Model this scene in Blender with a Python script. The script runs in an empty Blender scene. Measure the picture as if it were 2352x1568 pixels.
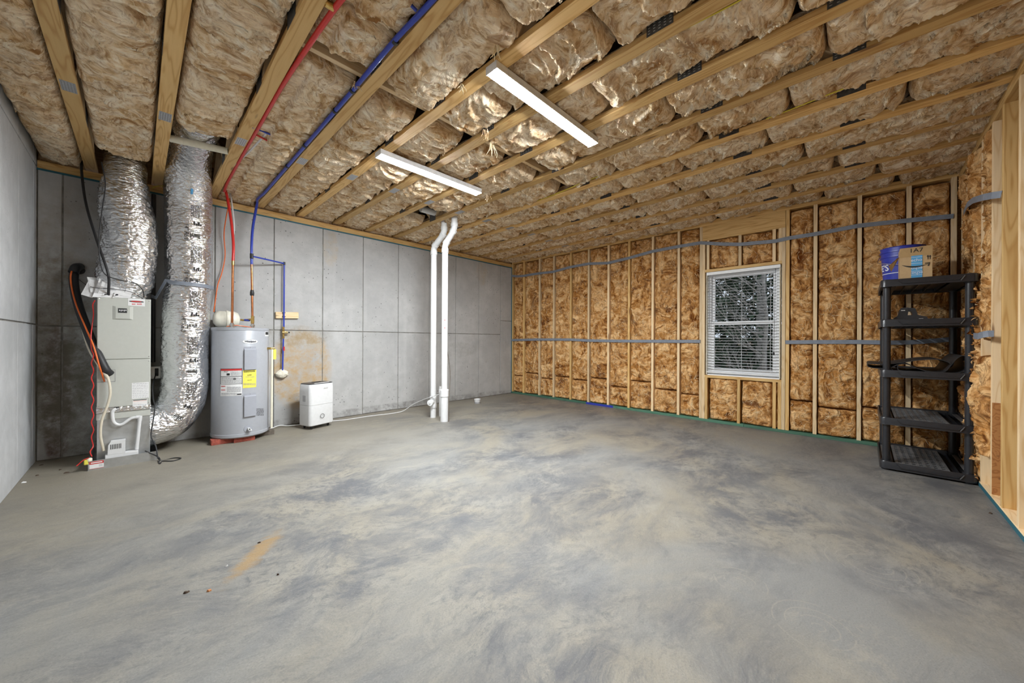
import bpy, bmesh, math, random
import numpy as np
from mathutils import Vector, Matrix, Euler

# ------------------------------------------------------------------ camera
S = bpy.context.scene
COL = S.collection
FPX, YAW, HORIZ, ROLL, CAMZ = 833.0, math.radians(44.13), 780.8, -0.0048, 1.195
cam_d = bpy.data.cameras.new('camera'); cam = bpy.data.objects.new('camera', cam_d); COL.objects.link(cam)
cam_d.sensor_width = 36.0; cam_d.lens = FPX / 2352 * 36.0
cam_d.shift_y = (HORIZ - 784.0) / 2352.0
cam_d.clip_start = 0.02; cam_d.clip_end = 200
_c, _s = math.cos(YAW), math.sin(YAW)
_f = Vector((_c, _s, 0)); _r = Vector((_s, -_c, 0)); _u = Vector((0, 0, 1))
_cr, _sr = math.cos(ROLL), math.sin(ROLL)
_rx = _r * _cr - _u * _sr; _ux = _r * _sr + _u * _cr
cam.matrix_world = Matrix(((_rx.x, _ux.x, -_f.x, 0), (_rx.y, _ux.y, -_f.y, 0), (_rx.z, _ux.z, -_f.z, CAMZ), (0, 0, 0, 1)))
S.camera = cam
# ------------------------------------------------------------------ sky and exposure
W = bpy.data.worlds.new('overcast_sky'); S.world = W; W.use_nodes = True
bg = W.node_tree.nodes['Background']; bg.inputs[0].default_value = (0.80, 0.88, 1.0, 1); bg.inputs[1].default_value = 1.0
S.view_settings.view_transform = 'Standard'; S.view_settings.look = 'None'
S.view_settings.gamma = 1.0; S.view_settings.use_curve_mapping = False
S.view_settings.exposure = 0.0
LAMP = 460.0            # emission of the two ceiling fixtures' lenses

# ------------------------------------------------------------------ room
XL, XI, YR, YC = -0.685, 5.885, -0.697, 5.723     # left concrete, stud faces, right stud faces, back concrete
ZC, ZS = 2.828, 2.935                             # concrete top, underside of floor trusses
rng = random.Random(7)

def ray(x, y):
    dx, dy = x - 1176.0, y - 784.0
    x, y = dx * _cr - dy * _sr + 1176, dx * _sr + dy * _cr + 784
    r, d = (x - 1176) / FPX, (y - HORIZ) / FPX
    return np.array([_c + _s * r, _s - _c * r, -d])
def pY(x, y, Y=YC):
    v = ray(x, y); v = v * (Y / v[1]); return Vector((v[0], v[1], v[2] + CAMZ))
def pX(x, y, X=XI):
    v = ray(x, y); v = v * (X / v[0]); return Vector((v[0], v[1], v[2] + CAMZ))
def pZ(x, y, Z=0.0):
    v = ray(x, y); v = v * ((Z - CAMZ) / v[2]); return Vector((v[0], v[1], v[2] + CAMZ))

# ------------------------------------------------------------------ object helpers
ORG = {}
def tag(o, label=None, cat=None, group=None, kind=None):
    if label: o['label'] = label
    if cat: o['category'] = cat
    if group: o['group'] = group
    if kind: o['kind'] = kind
    return o
def thing(name, label, cat, loc, group=None):
    o = bpy.data.objects.new(name, None); COL.objects.link(o); o.location = loc; o.empty_display_size = 0.1
    ORG[o] = Vector(loc); return tag(o, label, cat, group)
def link(name, me, m, parent=None, org=None):
    if m is not None: me.materials.append(m)
    o = bpy.data.objects.new(name, me); COL.objects.link(o)
    if parent is not None:
        o.parent = parent; ORG[o] = ORG[parent]
    else:
        ORG[o] = Vector(org) if org is not None else Vector((0, 0, 0)); o.location = ORG[o]
    return o

class MB:
    """collects shapes in world coordinates, then links them as one mesh object"""
    def __init__(s): s.v = []; s.f = []
    def add(s, vs, fs):
        n = len(s.v); s.v += [tuple(p) for p in vs]; s.f += [tuple(i + n for i in f) for f in fs]; return s
    def box(s, lo, hi, bev=0.0, M=None):
        lo, hi = Vector(lo), Vector(hi)
        if bev <= 0:
            vs = [Vector((x, y, z)) for z in (lo.z, hi.z) for y in (lo.y, hi.y) for x in (lo.x, hi.x)]
            fs = [(0, 2, 3, 1), (4, 5, 7, 6), (0, 1, 5, 4), (2, 6, 7, 3), (0, 4, 6, 2), (1, 3, 7, 5)]
        else:
            bm = bmesh.new(); bmesh.ops.create_cube(bm, size=1)
            for v in bm.verts: v.co = Vector([lo[i] + (v.co[i] + .5) * (hi[i] - lo[i]) for i in range(3)])
            bmesh.ops.bevel(bm, geom=bm.edges[:] + bm.verts[:], offset=bev, segments=2, profile=0.5, affect='EDGES')
            bm.verts.index_update(); vs = [v.co.copy() for v in bm.verts]; fs = [[v.index for v in f.verts] for f in bm.faces]; bm.free()
        if M is not None: vs = [M @ v for v in vs]
        return s.add(vs, fs)
    def prism(s, pts, axis, a, b, M=None):
        """polygon pts (2D) extruded along axis from a to b"""
        def mk(p, t):
            return {'x': (t, p[0], p[1]), 'y': (p[0], t, p[1]), 'z': (p[0], p[1], t)}[axis]
        n = len(pts); vs = [Vector(mk(p, a)) for p in pts] + [Vector(mk(p, b)) for p in pts]
        if M is not None: vs = [M @ v for v in vs]
        fs = [tuple(range(n))[::-1], tuple(range(n, 2 * n))] + [(i, (i + 1) % n, n + (i + 1) % n, n + i) for i in range(n)]
        return s.add(vs, fs)
    def lathe(s, prof, c, n=32, axis='z', cap=True):
        """prof: list of (r, h) along axis from centre c"""
        c = Vector(c); vs = []
        for r, hh in prof:
            for i in range(n):
                a = 2 * math.pi * i / n; x, y = r * math.cos(a), r * math.sin(a)
                vs.append(c + Vector({'z': (x, y, hh), 'x': (hh, x, y), 'y': (x, hh, y)}[axis]))
        fs = [(j * n + i, j * n + (i + 1) % n, (j + 1) * n + (i + 1) % n, (j + 1) * n + i) for j in range(len(prof) - 1) for i in range(n)]
        if cap:
            fs += [tuple(range(n))[::-1], tuple(range((len(prof) - 1) * n, len(prof) * n))]
        return s.add(vs, fs)
    def tube(s, pts, r, n=10, closed_ends=True, rs=None):
        P = [Vector(p) for p in pts]; m = len(P)
        T = [(P[min(i + 1, m - 1)] - P[max(i - 1, 0)]).normalized() for i in range(m)]
        ref = Vector((0, 0, 1)) if abs(T[0].z) < .9 else Vector((1, 0, 0))
        nn = T[0].cross(ref).normalized(); vs = []
        for i in range(m):
            nn = (nn - T[i] * nn.dot(T[i])).normalized(); b = T[i].cross(nn)
            rr = rs[i] if rs else r
            for k in range(n):
                a = 2 * math.pi * k / n; vs.append(P[i] + nn * (rr * math.cos(a)) + b * (rr * math.sin(a)))
        fs = [(i * n + k, i * n + (k + 1) % n, (i + 1) * n + (k + 1) % n, (i + 1) * n + k) for i in range(m - 1) for k in range(n)]
        if closed_ends: fs += [tuple(range(n))[::-1], tuple(range((m - 1) * n, m * n))]
        return s.add(vs, fs)
    def ribbon(s, pts, up, w, t):
        """flat strip of width w (along up) and thickness t following pts"""
        P = [Vector(p) for p in pts]; m = len(P); vs = []
        for i in range(m):
            T = (P[min(i + 1, m - 1)] - P[max(i - 1, 0)]).normalized()
            u = Vector(up); u = (u - T * u.dot(T)).normalized(); nrm = T.cross(u)
            for a, b in ((-1, -1), (1, -1), (1, 1), (-1, 1)): vs.append(P[i] + u * (a * w / 2) + nrm * (b * t / 2))
        fs = [(i * 4 + k, i * 4 + (k + 1) % 4, (i + 1) * 4 + (k + 1) % 4, (i + 1) * 4 + k) for i in range(m - 1) for k in range(4)]
        fs += [(3, 2, 1, 0), tuple(range((m - 1) * 4, m * 4))]
        return s.add(vs, fs)
    def build(s, name, m, parent=None, smooth=None, org=None):
        if org is None and parent is None:
            a = np.array(s.v); lo, hi = a.min(0), a.max(0); org = ((lo[0] + hi[0]) / 2, (lo[1] + hi[1]) / 2, lo[2])
        o0 = ORG[parent] if parent is not None else Vector(org)
        me = bpy.data.meshes.new(name)
        me.from_pydata([(p[0] - o0.x, p[1] - o0.y, p[2] - o0.z) for p in s.v], [], s.f)
        fix_normals(me)
        if smooth is not None:
            me.polygons.foreach_set('use_smooth', [True] * len(me.polygons)); me.set_sharp_from_angle(angle=math.radians(smooth))
        o = link(name, me, m, parent, org)
        if name in SMALL: o['kind'] = 'stuff'
        return o
SMALL = {'print', 'screws', 'jacket_print', 'tape_lines', 'vent_slots', 'display_marks', 'badge_print', 'print_marks', 'up_arrows', 'plate_teeth', 'plate_slots', 'ink_marks', 'red_tabs', 'orange_bars', 'side_grille', 'label_line'}
def fix_normals(me):
    bm = bmesh.new(); bm.from_mesh(me); bmesh.ops.recalc_face_normals(bm, faces=bm.faces[:]); bm.to_mesh(me); bm.free()
def spline(pts, sub=8):
    P = [Vector(p) for p in pts]; out = []
    Q = [P[0] * 2 - P[1]] + P + [P[-1] * 2 - P[-2]]
    for i in range(1, len(Q) - 2):
        a, b, c, d = Q[i - 1], Q[i], Q[i + 1], Q[i + 2]
        for k in range(sub):
            t = k / sub
            out.append(0.5 * ((2 * b) + (c - a) * t + (2 * a - 5 * b + 4 * c - d) * t * t + (3 * b - a - 3 * c + d) * t ** 3))
    out.append(P[-1]); return out
def copy_tree(o, parent=None, delta=None):
    c = o.copy(); COL.objects.link(c)
    if parent is not None: c.parent = parent
    elif delta is not None: c.location = o.location + Vector(delta)
    ORG[c] = ORG[o]
    for ch in list(o.children): copy_tree(ch, c)
    return c
def text_mesh(body, size, bold=False):
    cu = bpy.data.curves.new('lettering', 'FONT'); cu.body = body; cu.size = size; cu.align_x = 'CENTER'; cu.align_y = 'CENTER'
    cu.resolution_u = 3
    if bold: cu.offset = size * 0.02
    ob = bpy.data.objects.new('lettering', cu); COL.objects.link(ob)
    dg = bpy.context.evaluated_depsgraph_get(); me = bpy.data.meshes.new_from_object(ob.evaluated_get(dg))
    bpy.data.objects.remove(ob); bpy.data.curves.remove(cu); return me
def lettering(name, body, size, m, parent, fn, bold=False):
    """text laid on a surface: fn maps the flat (x, y) of the letters to a world point"""
    me = text_mesh(body, size, bold); o0 = ORG[parent]
    if len(me.vertices) > 0:
        for v in me.vertices: v.co = fn(v.co.x, v.co.y) - o0
    me.materials.clear(); o = link(name, me, m, parent)
    if len(body) > 2: o['kind'] = 'stuff'
    return o

# ------------------------------------------------------------------ materials
def newmat(name):
    m = bpy.data.materials.new(name); m.use_nodes = True; nt = m.node_tree; b = nt.nodes['Principled BSDF']; return m, nt, b
def N(nt, t, **kw):
    n = nt.nodes.new(t)
    for k, v in kw.items():
        if k.startswith('i_'):
            key = k[2:]; key = int(key) if key.isdigit() else key.replace('_', ' ')
            n.inputs[key].default_value = v
        else: setattr(n, k, v)
    return n
def L(nt, a, b): nt.links.new(a, b)
def coords(nt, scale=(1, 1, 1), rnd=0.0, kind='Object', rot=(0, 0, 0)):
    tc = N(nt, 'ShaderNodeTexCoord'); mp = N(nt, 'ShaderNodeMapping'); mp.inputs['Scale'].default_value = scale; mp.inputs['Rotation'].default_value = rot
    L(nt, tc.outputs[kind], mp.inputs['Vector'])
    if rnd:
        oi = N(nt, 'ShaderNodeObjectInfo'); mu = N(nt, 'ShaderNodeMath', operation='MULTIPLY', i_1=rnd); L(nt, oi.outputs['Random'], mu.inputs[0])
        L(nt, mu.outputs[0], mp.inputs['Location'])
    return mp.outputs[0]
def noise(nt, vec, scale, detail=4, rough=.55, dist=0.0):
    n = N(nt, 'ShaderNodeTexNoise'); n.inputs['Scale'].default_value = scale; n.inputs['Detail'].default_value = detail
    n.inputs['Roughness'].default_value = rough; n.inputs['Distortion'].default_value = dist
    if vec is not None: L(nt, vec, n.inputs['Vector'])
    return n.outputs['Fac']
def ramp(nt, fac, stops):
    r = N(nt, 'ShaderNodeValToRGB'); e = r.color_ramp.elements
    while len(e) < len(stops): e.new(0.5)
    for k, (p, c) in enumerate(stops):
        e[k].position = p; e[k].color = (c[0], c[1], c[2], 1) if not isinstance(c, (int, float)) else (c, c, c, 1)
    L(nt, fac, r.inputs[0]); return r.outputs[0]
def mix(nt, fac, a, b, mode='MIX'):
    n = N(nt, 'ShaderNodeMix', data_type='RGBA', blend_type=mode)
    if isinstance(fac, (int, float)): n.inputs[0].default_value = fac
    else: L(nt, fac, n.inputs[0])
    for i, x in ((6, a), (7, b)):
        if isinstance(x, (tuple, list)): n.inputs[i].default_value = (x[0], x[1], x[2], 1)
        else: L(nt, x, n.inputs[i])
    return n.outputs[2]
def mth(nt, op, a, b=None, clamp=False):
    n = N(nt, 'ShaderNodeMath', operation=op, use_clamp=clamp)
    for i, x in ((0, a), (1, b)):
        if x is None: continue
        if isinstance(x, (int, float)): n.inputs[i].default_value = x
        else: L(nt, x, n.inputs[i])
    return n.outputs[0]
def bump(nt, b, height, strength=.5, dist=.01):
    n = N(nt, 'ShaderNodeBump'); n.inputs['Strength'].default_value = strength; n.inputs['Distance'].default_value = dist
    L(nt, height, n.inputs['Height']); L(nt, n.outputs[0], b.inputs['Normal'])
def plain(name, col, rough=.5, metal=0.0, var=.06, scale=30, bmp=0.0, spec=.5):
    m, nt, b = newmat(name)
    v = coords(nt); f = noise(nt, v, scale, 3)
    lo = tuple(c * (1 - var) for c in col); hi = tuple(min(1, c * (1 + var)) for c in col)
    L(nt, ramp(nt, f, [(.3, lo), (.7, hi)]), b.inputs['Base Color'])
    b.inputs['Roughness'].default_value = rough; b.inputs['Metallic'].default_value = metal
    b.inputs['Specular IOR Level'].default_value = spec
    if bmp: bump(nt, b, f, bmp, .004)
    return m
def emit(name, col, strength):
    m, nt, b = newmat(name); b.inputs['Emission Color'].default_value = (*col, 1); b.inputs['Emission Strength'].default_value = strength
    b.inputs['Base Color'].default_value = (.9, .9, .9, 1); return m

def wood(name, light, dark, knots=True):
    m, nt, b = newmat(name)
    v = coords(nt, (.55, 6.5, 6.5), 37.0)
    n1 = noise(nt, v, 1.6, 2, .5, .3)
    rings = mth(nt, 'PINGPONG', mth(nt, 'MULTIPLY', n1, 9.0), .5)
    g1 = ramp(nt, rings, [(.0, 0.0), (.28, .15), (.42, .75), (.5, 1.0)])
    fine = noise(nt, coords(nt, (6, 220, 220), 11.0), 1.0, 3)
    colr = mix(nt, mth(nt, 'MULTIPLY', g1, .75), light, dark)
    colr = mix(nt, mth(nt, 'MULTIPLY', fine, .22), colr, tuple(c * .55 for c in dark))
    if knots:
        vo = N(nt, 'ShaderNodeTexVoronoi'); L(nt, coords(nt, (1.6, 9, 9), 23.0), vo.inputs['Vector']); vo.inputs['Scale'].default_value = 1.0
        k = ramp(nt, vo.outputs['Distance'], [(.06, 1.0), (.13, 0.0)])
        colr = mix(nt, mth(nt, 'MULTIPLY', k, .8), colr, (.16, .06, .02))
    oi = N(nt, 'ShaderNodeObjectInfo'); hsv = N(nt, 'ShaderNodeHueSaturation')
    L(nt, mth(nt, 'ADD', mth(nt, 'MULTIPLY', oi.outputs['Random'], .35), .85), hsv.inputs['Value']); L(nt, colr, hsv.inputs['Color'])
    L(nt, hsv.outputs[0], b.inputs['Base Color']); b.inputs['Roughness'].default_value = .62
    bump(nt, b, fine, .25, .002)
    return m

def insulation(name, deep, mid, pale, sa, sb, pale_amt=.4, f1=11.0, f2=38.0, bd=.035):
    """glass wool: streaky fibres in two directions, blended by a slow mask"""
    m, nt, b = newmat(name)
    v = coords(nt)
    def warped(sc, amp, wsc):
        mp = N(nt, 'ShaderNodeMapping'); mp.inputs['Scale'].default_value = sc; L(nt, v, mp.inputs['Vector'])
        w_ = N(nt, 'ShaderNodeTexNoise'); w_.inputs['Scale'].default_value = wsc; w_.inputs['Detail'].default_value = 2; L(nt, v, w_.inputs['Vector'])
        ad = N(nt, 'ShaderNodeVectorMath', operation='MULTIPLY_ADD'); L(nt, w_.outputs['Color'], ad.inputs[0]); ad.inputs[1].default_value = (amp, amp, amp); L(nt, mp.outputs[0], ad.inputs[2])
        return ad.outputs[0]
    va, vb = warped(sa, .32, 3.4), warped(sb, .32, 4.2)
    mask = ramp(nt, noise(nt, v, 5.0, 2), [(.44, 0.0), (.56, 1.0)])
    def two(scale, detail, rough, dist):
        n = N(nt, 'ShaderNodeMix', data_type='FLOAT'); L(nt, mask, n.inputs[0]); L(nt, noise(nt, va, scale, detail, rough, dist), n.inputs[2]); L(nt, noise(nt, vb, scale, detail, rough, dist), n.inputs[3]); return n.outputs[0]
    mid_n = two(f1, 5, .62, .5); fine = two(f2, 4, .62, .8); big = noise(nt, v, 3.0, 3, .6, .4)
    c1 = ramp(nt, mid_n, [(.36, deep), (.48, mid), (.62, pale)])
    c2 = mix(nt, ramp(nt, big, [(.42, 0.0), (.64, pale_amt)]), c1, pale)
    c3 = mix(nt, mth(nt, 'MULTIPLY', ramp(nt, fine, [(.36, 1.0), (.50, 0.0)]), .6), c2, deep)
    c4 = mix(nt, mth(nt, 'MULTIPLY', ramp(nt, fine, [(.55, 0.0), (.66, 1.0)]), .55), c3, tuple(min(1, p * 1.12) for p in pale))
    L(nt, c4, b.inputs['Base Color']); b.inputs['Roughness'].default_value = 1.0; b.inputs['Specular IOR Level'].default_value = .08
    hgt = mth(nt, 'ADD', mid_n, mth(nt, 'MULTIPLY', fine, .6))
    bump(nt, b, hgt, 1.0, bd)
    return m

def concrete_mat(name, base, stains=()):
    m, nt, b = newmat(name)
    v = coords(nt); geo = N(nt, 'ShaderNodeNewGeometry'); wp = geo.outputs['Position']
    n1 = noise(nt, wp, 1.3, 5, .6, .3); n2 = noise(nt, wp, 9.0, 6, .65); n3 = noise(nt, wp, 70, 3)
    c = ramp(nt, n1, [(.32, tuple(x * .84 for x in base)), (.68, tuple(x * 1.10 for x in base))])
    c = mix(nt, ramp(nt, n2, [(.35, .35), (.6, 0.0)]), c, tuple(x * .7 for x in base))
    mp = N(nt, 'ShaderNodeMapping'); mp.inputs['Scale'].default_value = (7, 7, .5); L(nt, wp, mp.inputs['Vector'])
    drip = noise(nt, mp.outputs[0], 1.0, 4)
    c = mix(nt, ramp(nt, drip, [(.55, 0.0), (.75, .28)]), c, tuple(x * 1.25 for x in base))
    vo = N(nt, 'ShaderNodeTexVoronoi'); vo.inputs['Scale'].default_value = 34; L(nt, wp, vo.inputs['Vector'])
    rnd_ = N(nt, 'ShaderNodeSeparateColor'); L(nt, vo.outputs['Color'], rnd_.inputs[0])
    th = mth(nt, 'MULTIPLY', mth(nt, 'POWER', rnd_.outputs[0], 4.0), ramp(nt, noise(nt, wp, 2.3, 4), [(.36, 0.06), (.68, .36)]))
    hole = mth(nt, 'LESS_THAN', vo.outputs['Distance'], th)
    c = mix(nt, mth(nt, 'MULTIPLY', hole, .72), c, (.05, .048, .045))
    sx = N(nt, 'ShaderNodeSeparateXYZ'); L(nt, wp, sx.inputs[0])
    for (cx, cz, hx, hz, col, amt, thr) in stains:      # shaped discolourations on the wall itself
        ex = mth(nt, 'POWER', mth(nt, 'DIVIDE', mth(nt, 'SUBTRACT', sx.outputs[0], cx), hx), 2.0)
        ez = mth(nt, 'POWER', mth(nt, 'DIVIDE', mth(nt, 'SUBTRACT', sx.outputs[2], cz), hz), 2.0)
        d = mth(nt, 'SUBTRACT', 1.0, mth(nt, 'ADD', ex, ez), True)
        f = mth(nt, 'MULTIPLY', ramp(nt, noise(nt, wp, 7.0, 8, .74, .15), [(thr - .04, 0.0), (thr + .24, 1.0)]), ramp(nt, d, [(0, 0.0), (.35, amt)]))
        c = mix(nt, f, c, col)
    L(nt, c, b.inputs['Base Color']); b.inputs['Roughness'].default_value = .85
    hgt = mth(nt, 'SUBTRACT', mth(nt, 'MULTIPLY', n3, .3), mth(nt, 'MULTIPLY', hole, 1.0))
    bump(nt, b, hgt, .5, .006)
    return m

def floor_mat():
    m, nt, b = newmat('slab_concrete')
    geo = N(nt, 'ShaderNodeNewGeometry'); wp = geo.outputs['Position']; sx = N(nt, 'ShaderNodeSeparateXYZ'); L(nt, wp, sx.inputs[0])
    def mp(sc, rz=0.0):
        n = N(nt, 'ShaderNodeMapping'); n.inputs['Scale'].default_value = sc; n.inputs['Rotation'].default_value = (0, 0, rz); L(nt, wp, n.inputs['Vector']); return n.outputs[0]
    warp = N(nt, 'ShaderNodeTexNoise'); warp.inputs['Scale'].default_value = 1.1; warp.inputs['Detail'].default_value = 3; L(nt, wp, warp.inputs['Vector'])
    ad = N(nt, 'ShaderNodeVectorMath', operation='MULTIPLY_ADD'); L(nt, warp.outputs['Color'], ad.inputs[0]); ad.inputs[1].default_value = (.55, .55, 0); L(nt, wp, ad.inputs[2])
    def mpw(sc, rz):
        n = N(nt, 'ShaderNodeMapping'); n.inputs['Scale'].default_value = sc; n.inputs['Rotation'].default_value = (0, 0, rz); L(nt, ad.outputs[0], n.inputs['Vector']); return n.outputs[0]
    sweep = noise(nt, mpw((.55, 1.5, 1), math.radians(48)), 1.1, 7, .66, .15)
    blot = noise(nt, wp, .75, 5, .6, .8)
    streak = noise(nt, mpw((1.6, 7, 1), math.radians(44)), 1.5, 7, .68, .25)
    fine = noise(nt, mpw((9, 22, 1), math.radians(40)), 2.4, 7, .74, .2)
    tan, grey, dark, sand = (.235, .215, .175), (.200, .200, .193), (.078, .081, .090), (.285, .266, .226)
    c = mix(nt, ramp(nt, blot, [(.40, 0.0), (.60, 1.0)]), tan, grey)
    c = mix(nt, ramp(nt, sweep, [(.50, 0.0), (.66, .85)]), c, grey)
    dk = mth(nt, 'MULTIPLY', ramp(nt, sweep, [(.50, 0.0), (.64, .8)]), ramp(nt, fine, [(.34, .1), (.58, 1.0)]))
    c = mix(nt, mth(nt, 'MULTIPLY', dk, .85), c, dark)
    c = mix(nt, ramp(nt, streak, [(.56, 0.0), (.72, .30)]), c, sand)
    c = mix(nt, ramp(nt, streak, [(.28, .16), (.42, 0.0)]), c, dark)
    zone = ramp(nt, noise(nt, mpw((.8, 1.2, 1), math.radians(40)), .95, 4, .55, .3), [(.40, .08), (.58, 1.0)])
    patch = noise(nt, mpw((1.0, 1.35, 1), math.radians(46)), 2.0, 11, .76, .1)
    c = mix(nt, mth(nt, 'MULTIPLY', ramp(nt, patch, [(.45, 0.0), (.58, .88)]), zone), c, (.092, .096, .106))
    c = mix(nt, ramp(nt, patch, [(.33, .65), (.44, 0.0)]), c, sand)
    scuff = noise(nt, mpw((5.0, 7.5, 1), math.radians(52)), 3.0, 9, .82, .4)
    c = mix(nt, mth(nt, 'MULTIPLY', ramp(nt, scuff, [(.50, 0.0), (.62, .75)]), zone), c, (.080, .083, .090))
    # sandy dust lying along the back and in the left corner
    dist = mth(nt, 'ADD', mth(nt, 'MULTIPLY', sx.outputs[1], .22), mth(nt, 'MULTIPLY', sx.outputs[0], -.05))
    du = mth(nt, 'ADD', dist, mth(nt, 'MULTIPLY', blot, .7))
    c = mix(nt, mth(nt, 'MULTIPLY', mth(nt, 'SUBTRACT', du, .98, True), 1.5, True), c, (.262, .232, .178))
    # one ochre clay smear on the slab
    p = pZ(585, 1275); q = pZ(625, 1235); ang = math.atan2(q.y - p.y, q.x - p.x)
    mpp = N(nt, 'ShaderNodeMapping', vector_type='TEXTURE'); mpp.inputs['Location'].default_value = (p.x, p.y, 0); mpp.inputs['Rotation'].default_value = (0, 0, ang)
    mpp.inputs['Scale'].default_value = (.33, .075, 1); L(nt, wp, mpp.inputs['Vector'])
    ln = N(nt, 'ShaderNodeVectorMath', operation='LENGTH'); L(nt, mpp.outputs[0], ln.inputs[0])
    sm = mth(nt, 'MULTIPLY', mth(nt, 'SUBTRACT', mth(nt, 'ADD', mth(nt, 'MULTIPLY', patch, 2.0), mth(nt, 'SUBTRACT', mth(nt, 'MULTIPLY', scuff, 2.2), 1.25)), ln.outputs['Value'], True), 1.8, True)
    c = mix(nt, mth(nt, 'MULTIPLY', sm, .75), c, (.30, .19, .075))
    # trowel arcs
    for (px_, py_, r0) in ((1880, 1440, .10), (1700, 1335, .08), (2010, 1300, .12)):
        q = pZ(px_, py_); mm = N(nt, 'ShaderNodeMapping', vector_type='TEXTURE'); mm.inputs['Location'].default_value = (q.x, q.y, 0); L(nt, wp, mm.inputs['Vector'])
        l2 = N(nt, 'ShaderNodeVectorMath', operation='LENGTH'); L(nt, mm.outputs[0], l2.inputs[0])
        arc = ramp(nt, mth(nt, 'PINGPONG', mth(nt, 'MULTIPLY', l2.outputs['Value'], 22.0), .5), [(.40, 0.0), (.5, 1.0)])
        rad = mth(nt, 'MULTIPLY', mth(nt, 'LESS_THAN', l2.outputs['Value'], r0 * 1.9), mth(nt, 'GREATER_THAN', noise(nt, wp, 6.0, 2), .5))
        c = mix(nt, mth(nt, 'MULTIPLY', mth(nt, 'MULTIPLY', arc, rad), .5), c, sand)
    grain = noise(nt, wp, 140, 4, .7); c = mix(nt, ramp(nt, grain, [(.30, .5), (.47, 0.0)]), c, (.10, .10, .10)); c = mix(nt, ramp(nt, grain, [(.56, 0.0), (.75, .30)]), c, (.42, .40, .36))
    L(nt, c, b.inputs['Base Color'])
    L(nt, ramp(nt, blot, [(.3, .42), (.7, .62)]), b.inputs['Roughness']); b.inputs['Specular IOR Level'].default_value = .35
    bump(nt, b, mth(nt, 'ADD', mth(nt, 'ADD', fine, mth(nt, 'MULTIPLY', streak, .6)), mth(nt, 'MULTIPLY', scuff, .8)), .40, .008)
    return m

def foil(name, tint=(.86, .87, .89)):
    m, nt, b = newmat(name)
    v = coords(nt, (1, 1, 3.2)); n1 = noise(nt, v, 9, 4, .55, .6); n2 = noise(nt, v, 30, 3, .6, .8)
    vo = N(nt, 'ShaderNodeTexVoronoi', feature='DISTANCE_TO_EDGE'); vo.inputs['Scale'].default_value = 13; L(nt, v, vo.inputs['Vector'])
    L(nt, ramp(nt, n1, [(.3, tuple(c * .9 for c in tint)), (.7, tint)]), b.inputs['Base Color'])
    b.inputs['Metallic'].default_value = 1.0; b.inputs['Roughness'].default_value = .17
    h2 = mth(nt, 'ADD', mth(nt, 'ADD', n1, mth(nt, 'MULTIPLY', n2, .30)), mth(nt, 'MULTIPLY', mth(nt, 'MINIMUM', vo.outputs['Distance'], .2), .8))
    bump(nt, b, h2, .55, .025)
    return m

M = {}
M['pine'] = wood('pine_lumber', (.75, .50, .205), (.52, .27, .07))
M['pine_pale'] = wood('pale_stud_lumber', (.82, .63, .39), (.68, .455, .22))
M['pine_red'] = wood('reddish_lumber', (.48, .22, .07), (.28, .09, .02))
M['osb'] = wood('sheathing_board', (.34, .22, .10), (.22, .12, .05))
M['treated'] = wood('green_treated_lumber', (.085, .20, .13), (.04, .12, .08), False)
M['seal'] = plain('teal_sill_foam', (.02, .12, .16), .6)
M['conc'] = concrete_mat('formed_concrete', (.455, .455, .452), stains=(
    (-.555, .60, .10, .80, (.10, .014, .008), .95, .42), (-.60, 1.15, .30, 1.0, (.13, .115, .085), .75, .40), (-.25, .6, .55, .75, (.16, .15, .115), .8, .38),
    (-.4, 1.95, .5, .8, (.30, .24, .16), .5, .46),
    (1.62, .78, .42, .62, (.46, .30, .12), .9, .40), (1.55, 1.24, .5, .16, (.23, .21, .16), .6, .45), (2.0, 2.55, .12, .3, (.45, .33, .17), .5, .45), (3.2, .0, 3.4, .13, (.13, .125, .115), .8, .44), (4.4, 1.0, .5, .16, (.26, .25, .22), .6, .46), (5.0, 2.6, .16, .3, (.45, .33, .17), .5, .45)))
M['conc_left'] = concrete_mat('pale_formed_concrete', (.51, .52, .53))
M['seam'] = plain('mortar_seam', (.25, .24, .22), .9, var=.3, scale=12)
M['floor'] = floor_mat()
M['deck'] = plain('subfloor_board', (.16, .11, .06), .9, var=.3, scale=6)
M['ins_ceil'] = insulation('brown_glass_wool_ceiling', (.36, .18, .065), (.745, .53, .30), (.945, .825, .65), (.35, 1.3, 1.3), (1.0, .5, 1.0), .45, 9.0, 30.0, .022)  # same wool as the walls, colour whitened partly for the light up there
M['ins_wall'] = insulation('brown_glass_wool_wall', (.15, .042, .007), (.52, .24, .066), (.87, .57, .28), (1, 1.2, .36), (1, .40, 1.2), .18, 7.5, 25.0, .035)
M['fiber'] = plain('pale_glass_fibres', (.88, .72, .48), .9, var=.2, scale=8)
M['plate'] = plain('galvanised_nail_plate', (.55, .57, .60), .45, .8, .2, 120)
M['plate_dark'] = plain('dark_nail_plate', (.10, .105, .11), .5, .6, .3, 60)
M['white'] = plain('white_vinyl', (.82, .83, .85), .35, var=.03)
M['blind'] = plain('white_blind_slats', (.84, .85, .86), .4, var=.03)
M['pvc'] = plain('white_pvc', (.70, .705, .71), .3, var=.03)
M['cream'] = plain('cream_cpvc', (.78, .74, .60), .4)
M['tank_cream'] = plain('cream_enamel', (.72, .70, .60), .35)
M['ah_grey'] = plain('beige_grey_cabinet', (.50, .51, .47), .42, var=.02)
M['wh_grey'] = plain('grey_enamel', (.37, .385, .42), .28, var=.03)
M['wh_cover'] = plain('grey_plastic_cover', (.35, .365, .41), .35, var=.02)
M['galv'] = plain('galvanised_sheet', (.55, .565, .57), .38, .75, .12, 14)
M['foil'] = foil('duct_foil')
M['foil_inner'] = foil('ribbed_duct_core', (.70, .69, .66))
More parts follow.
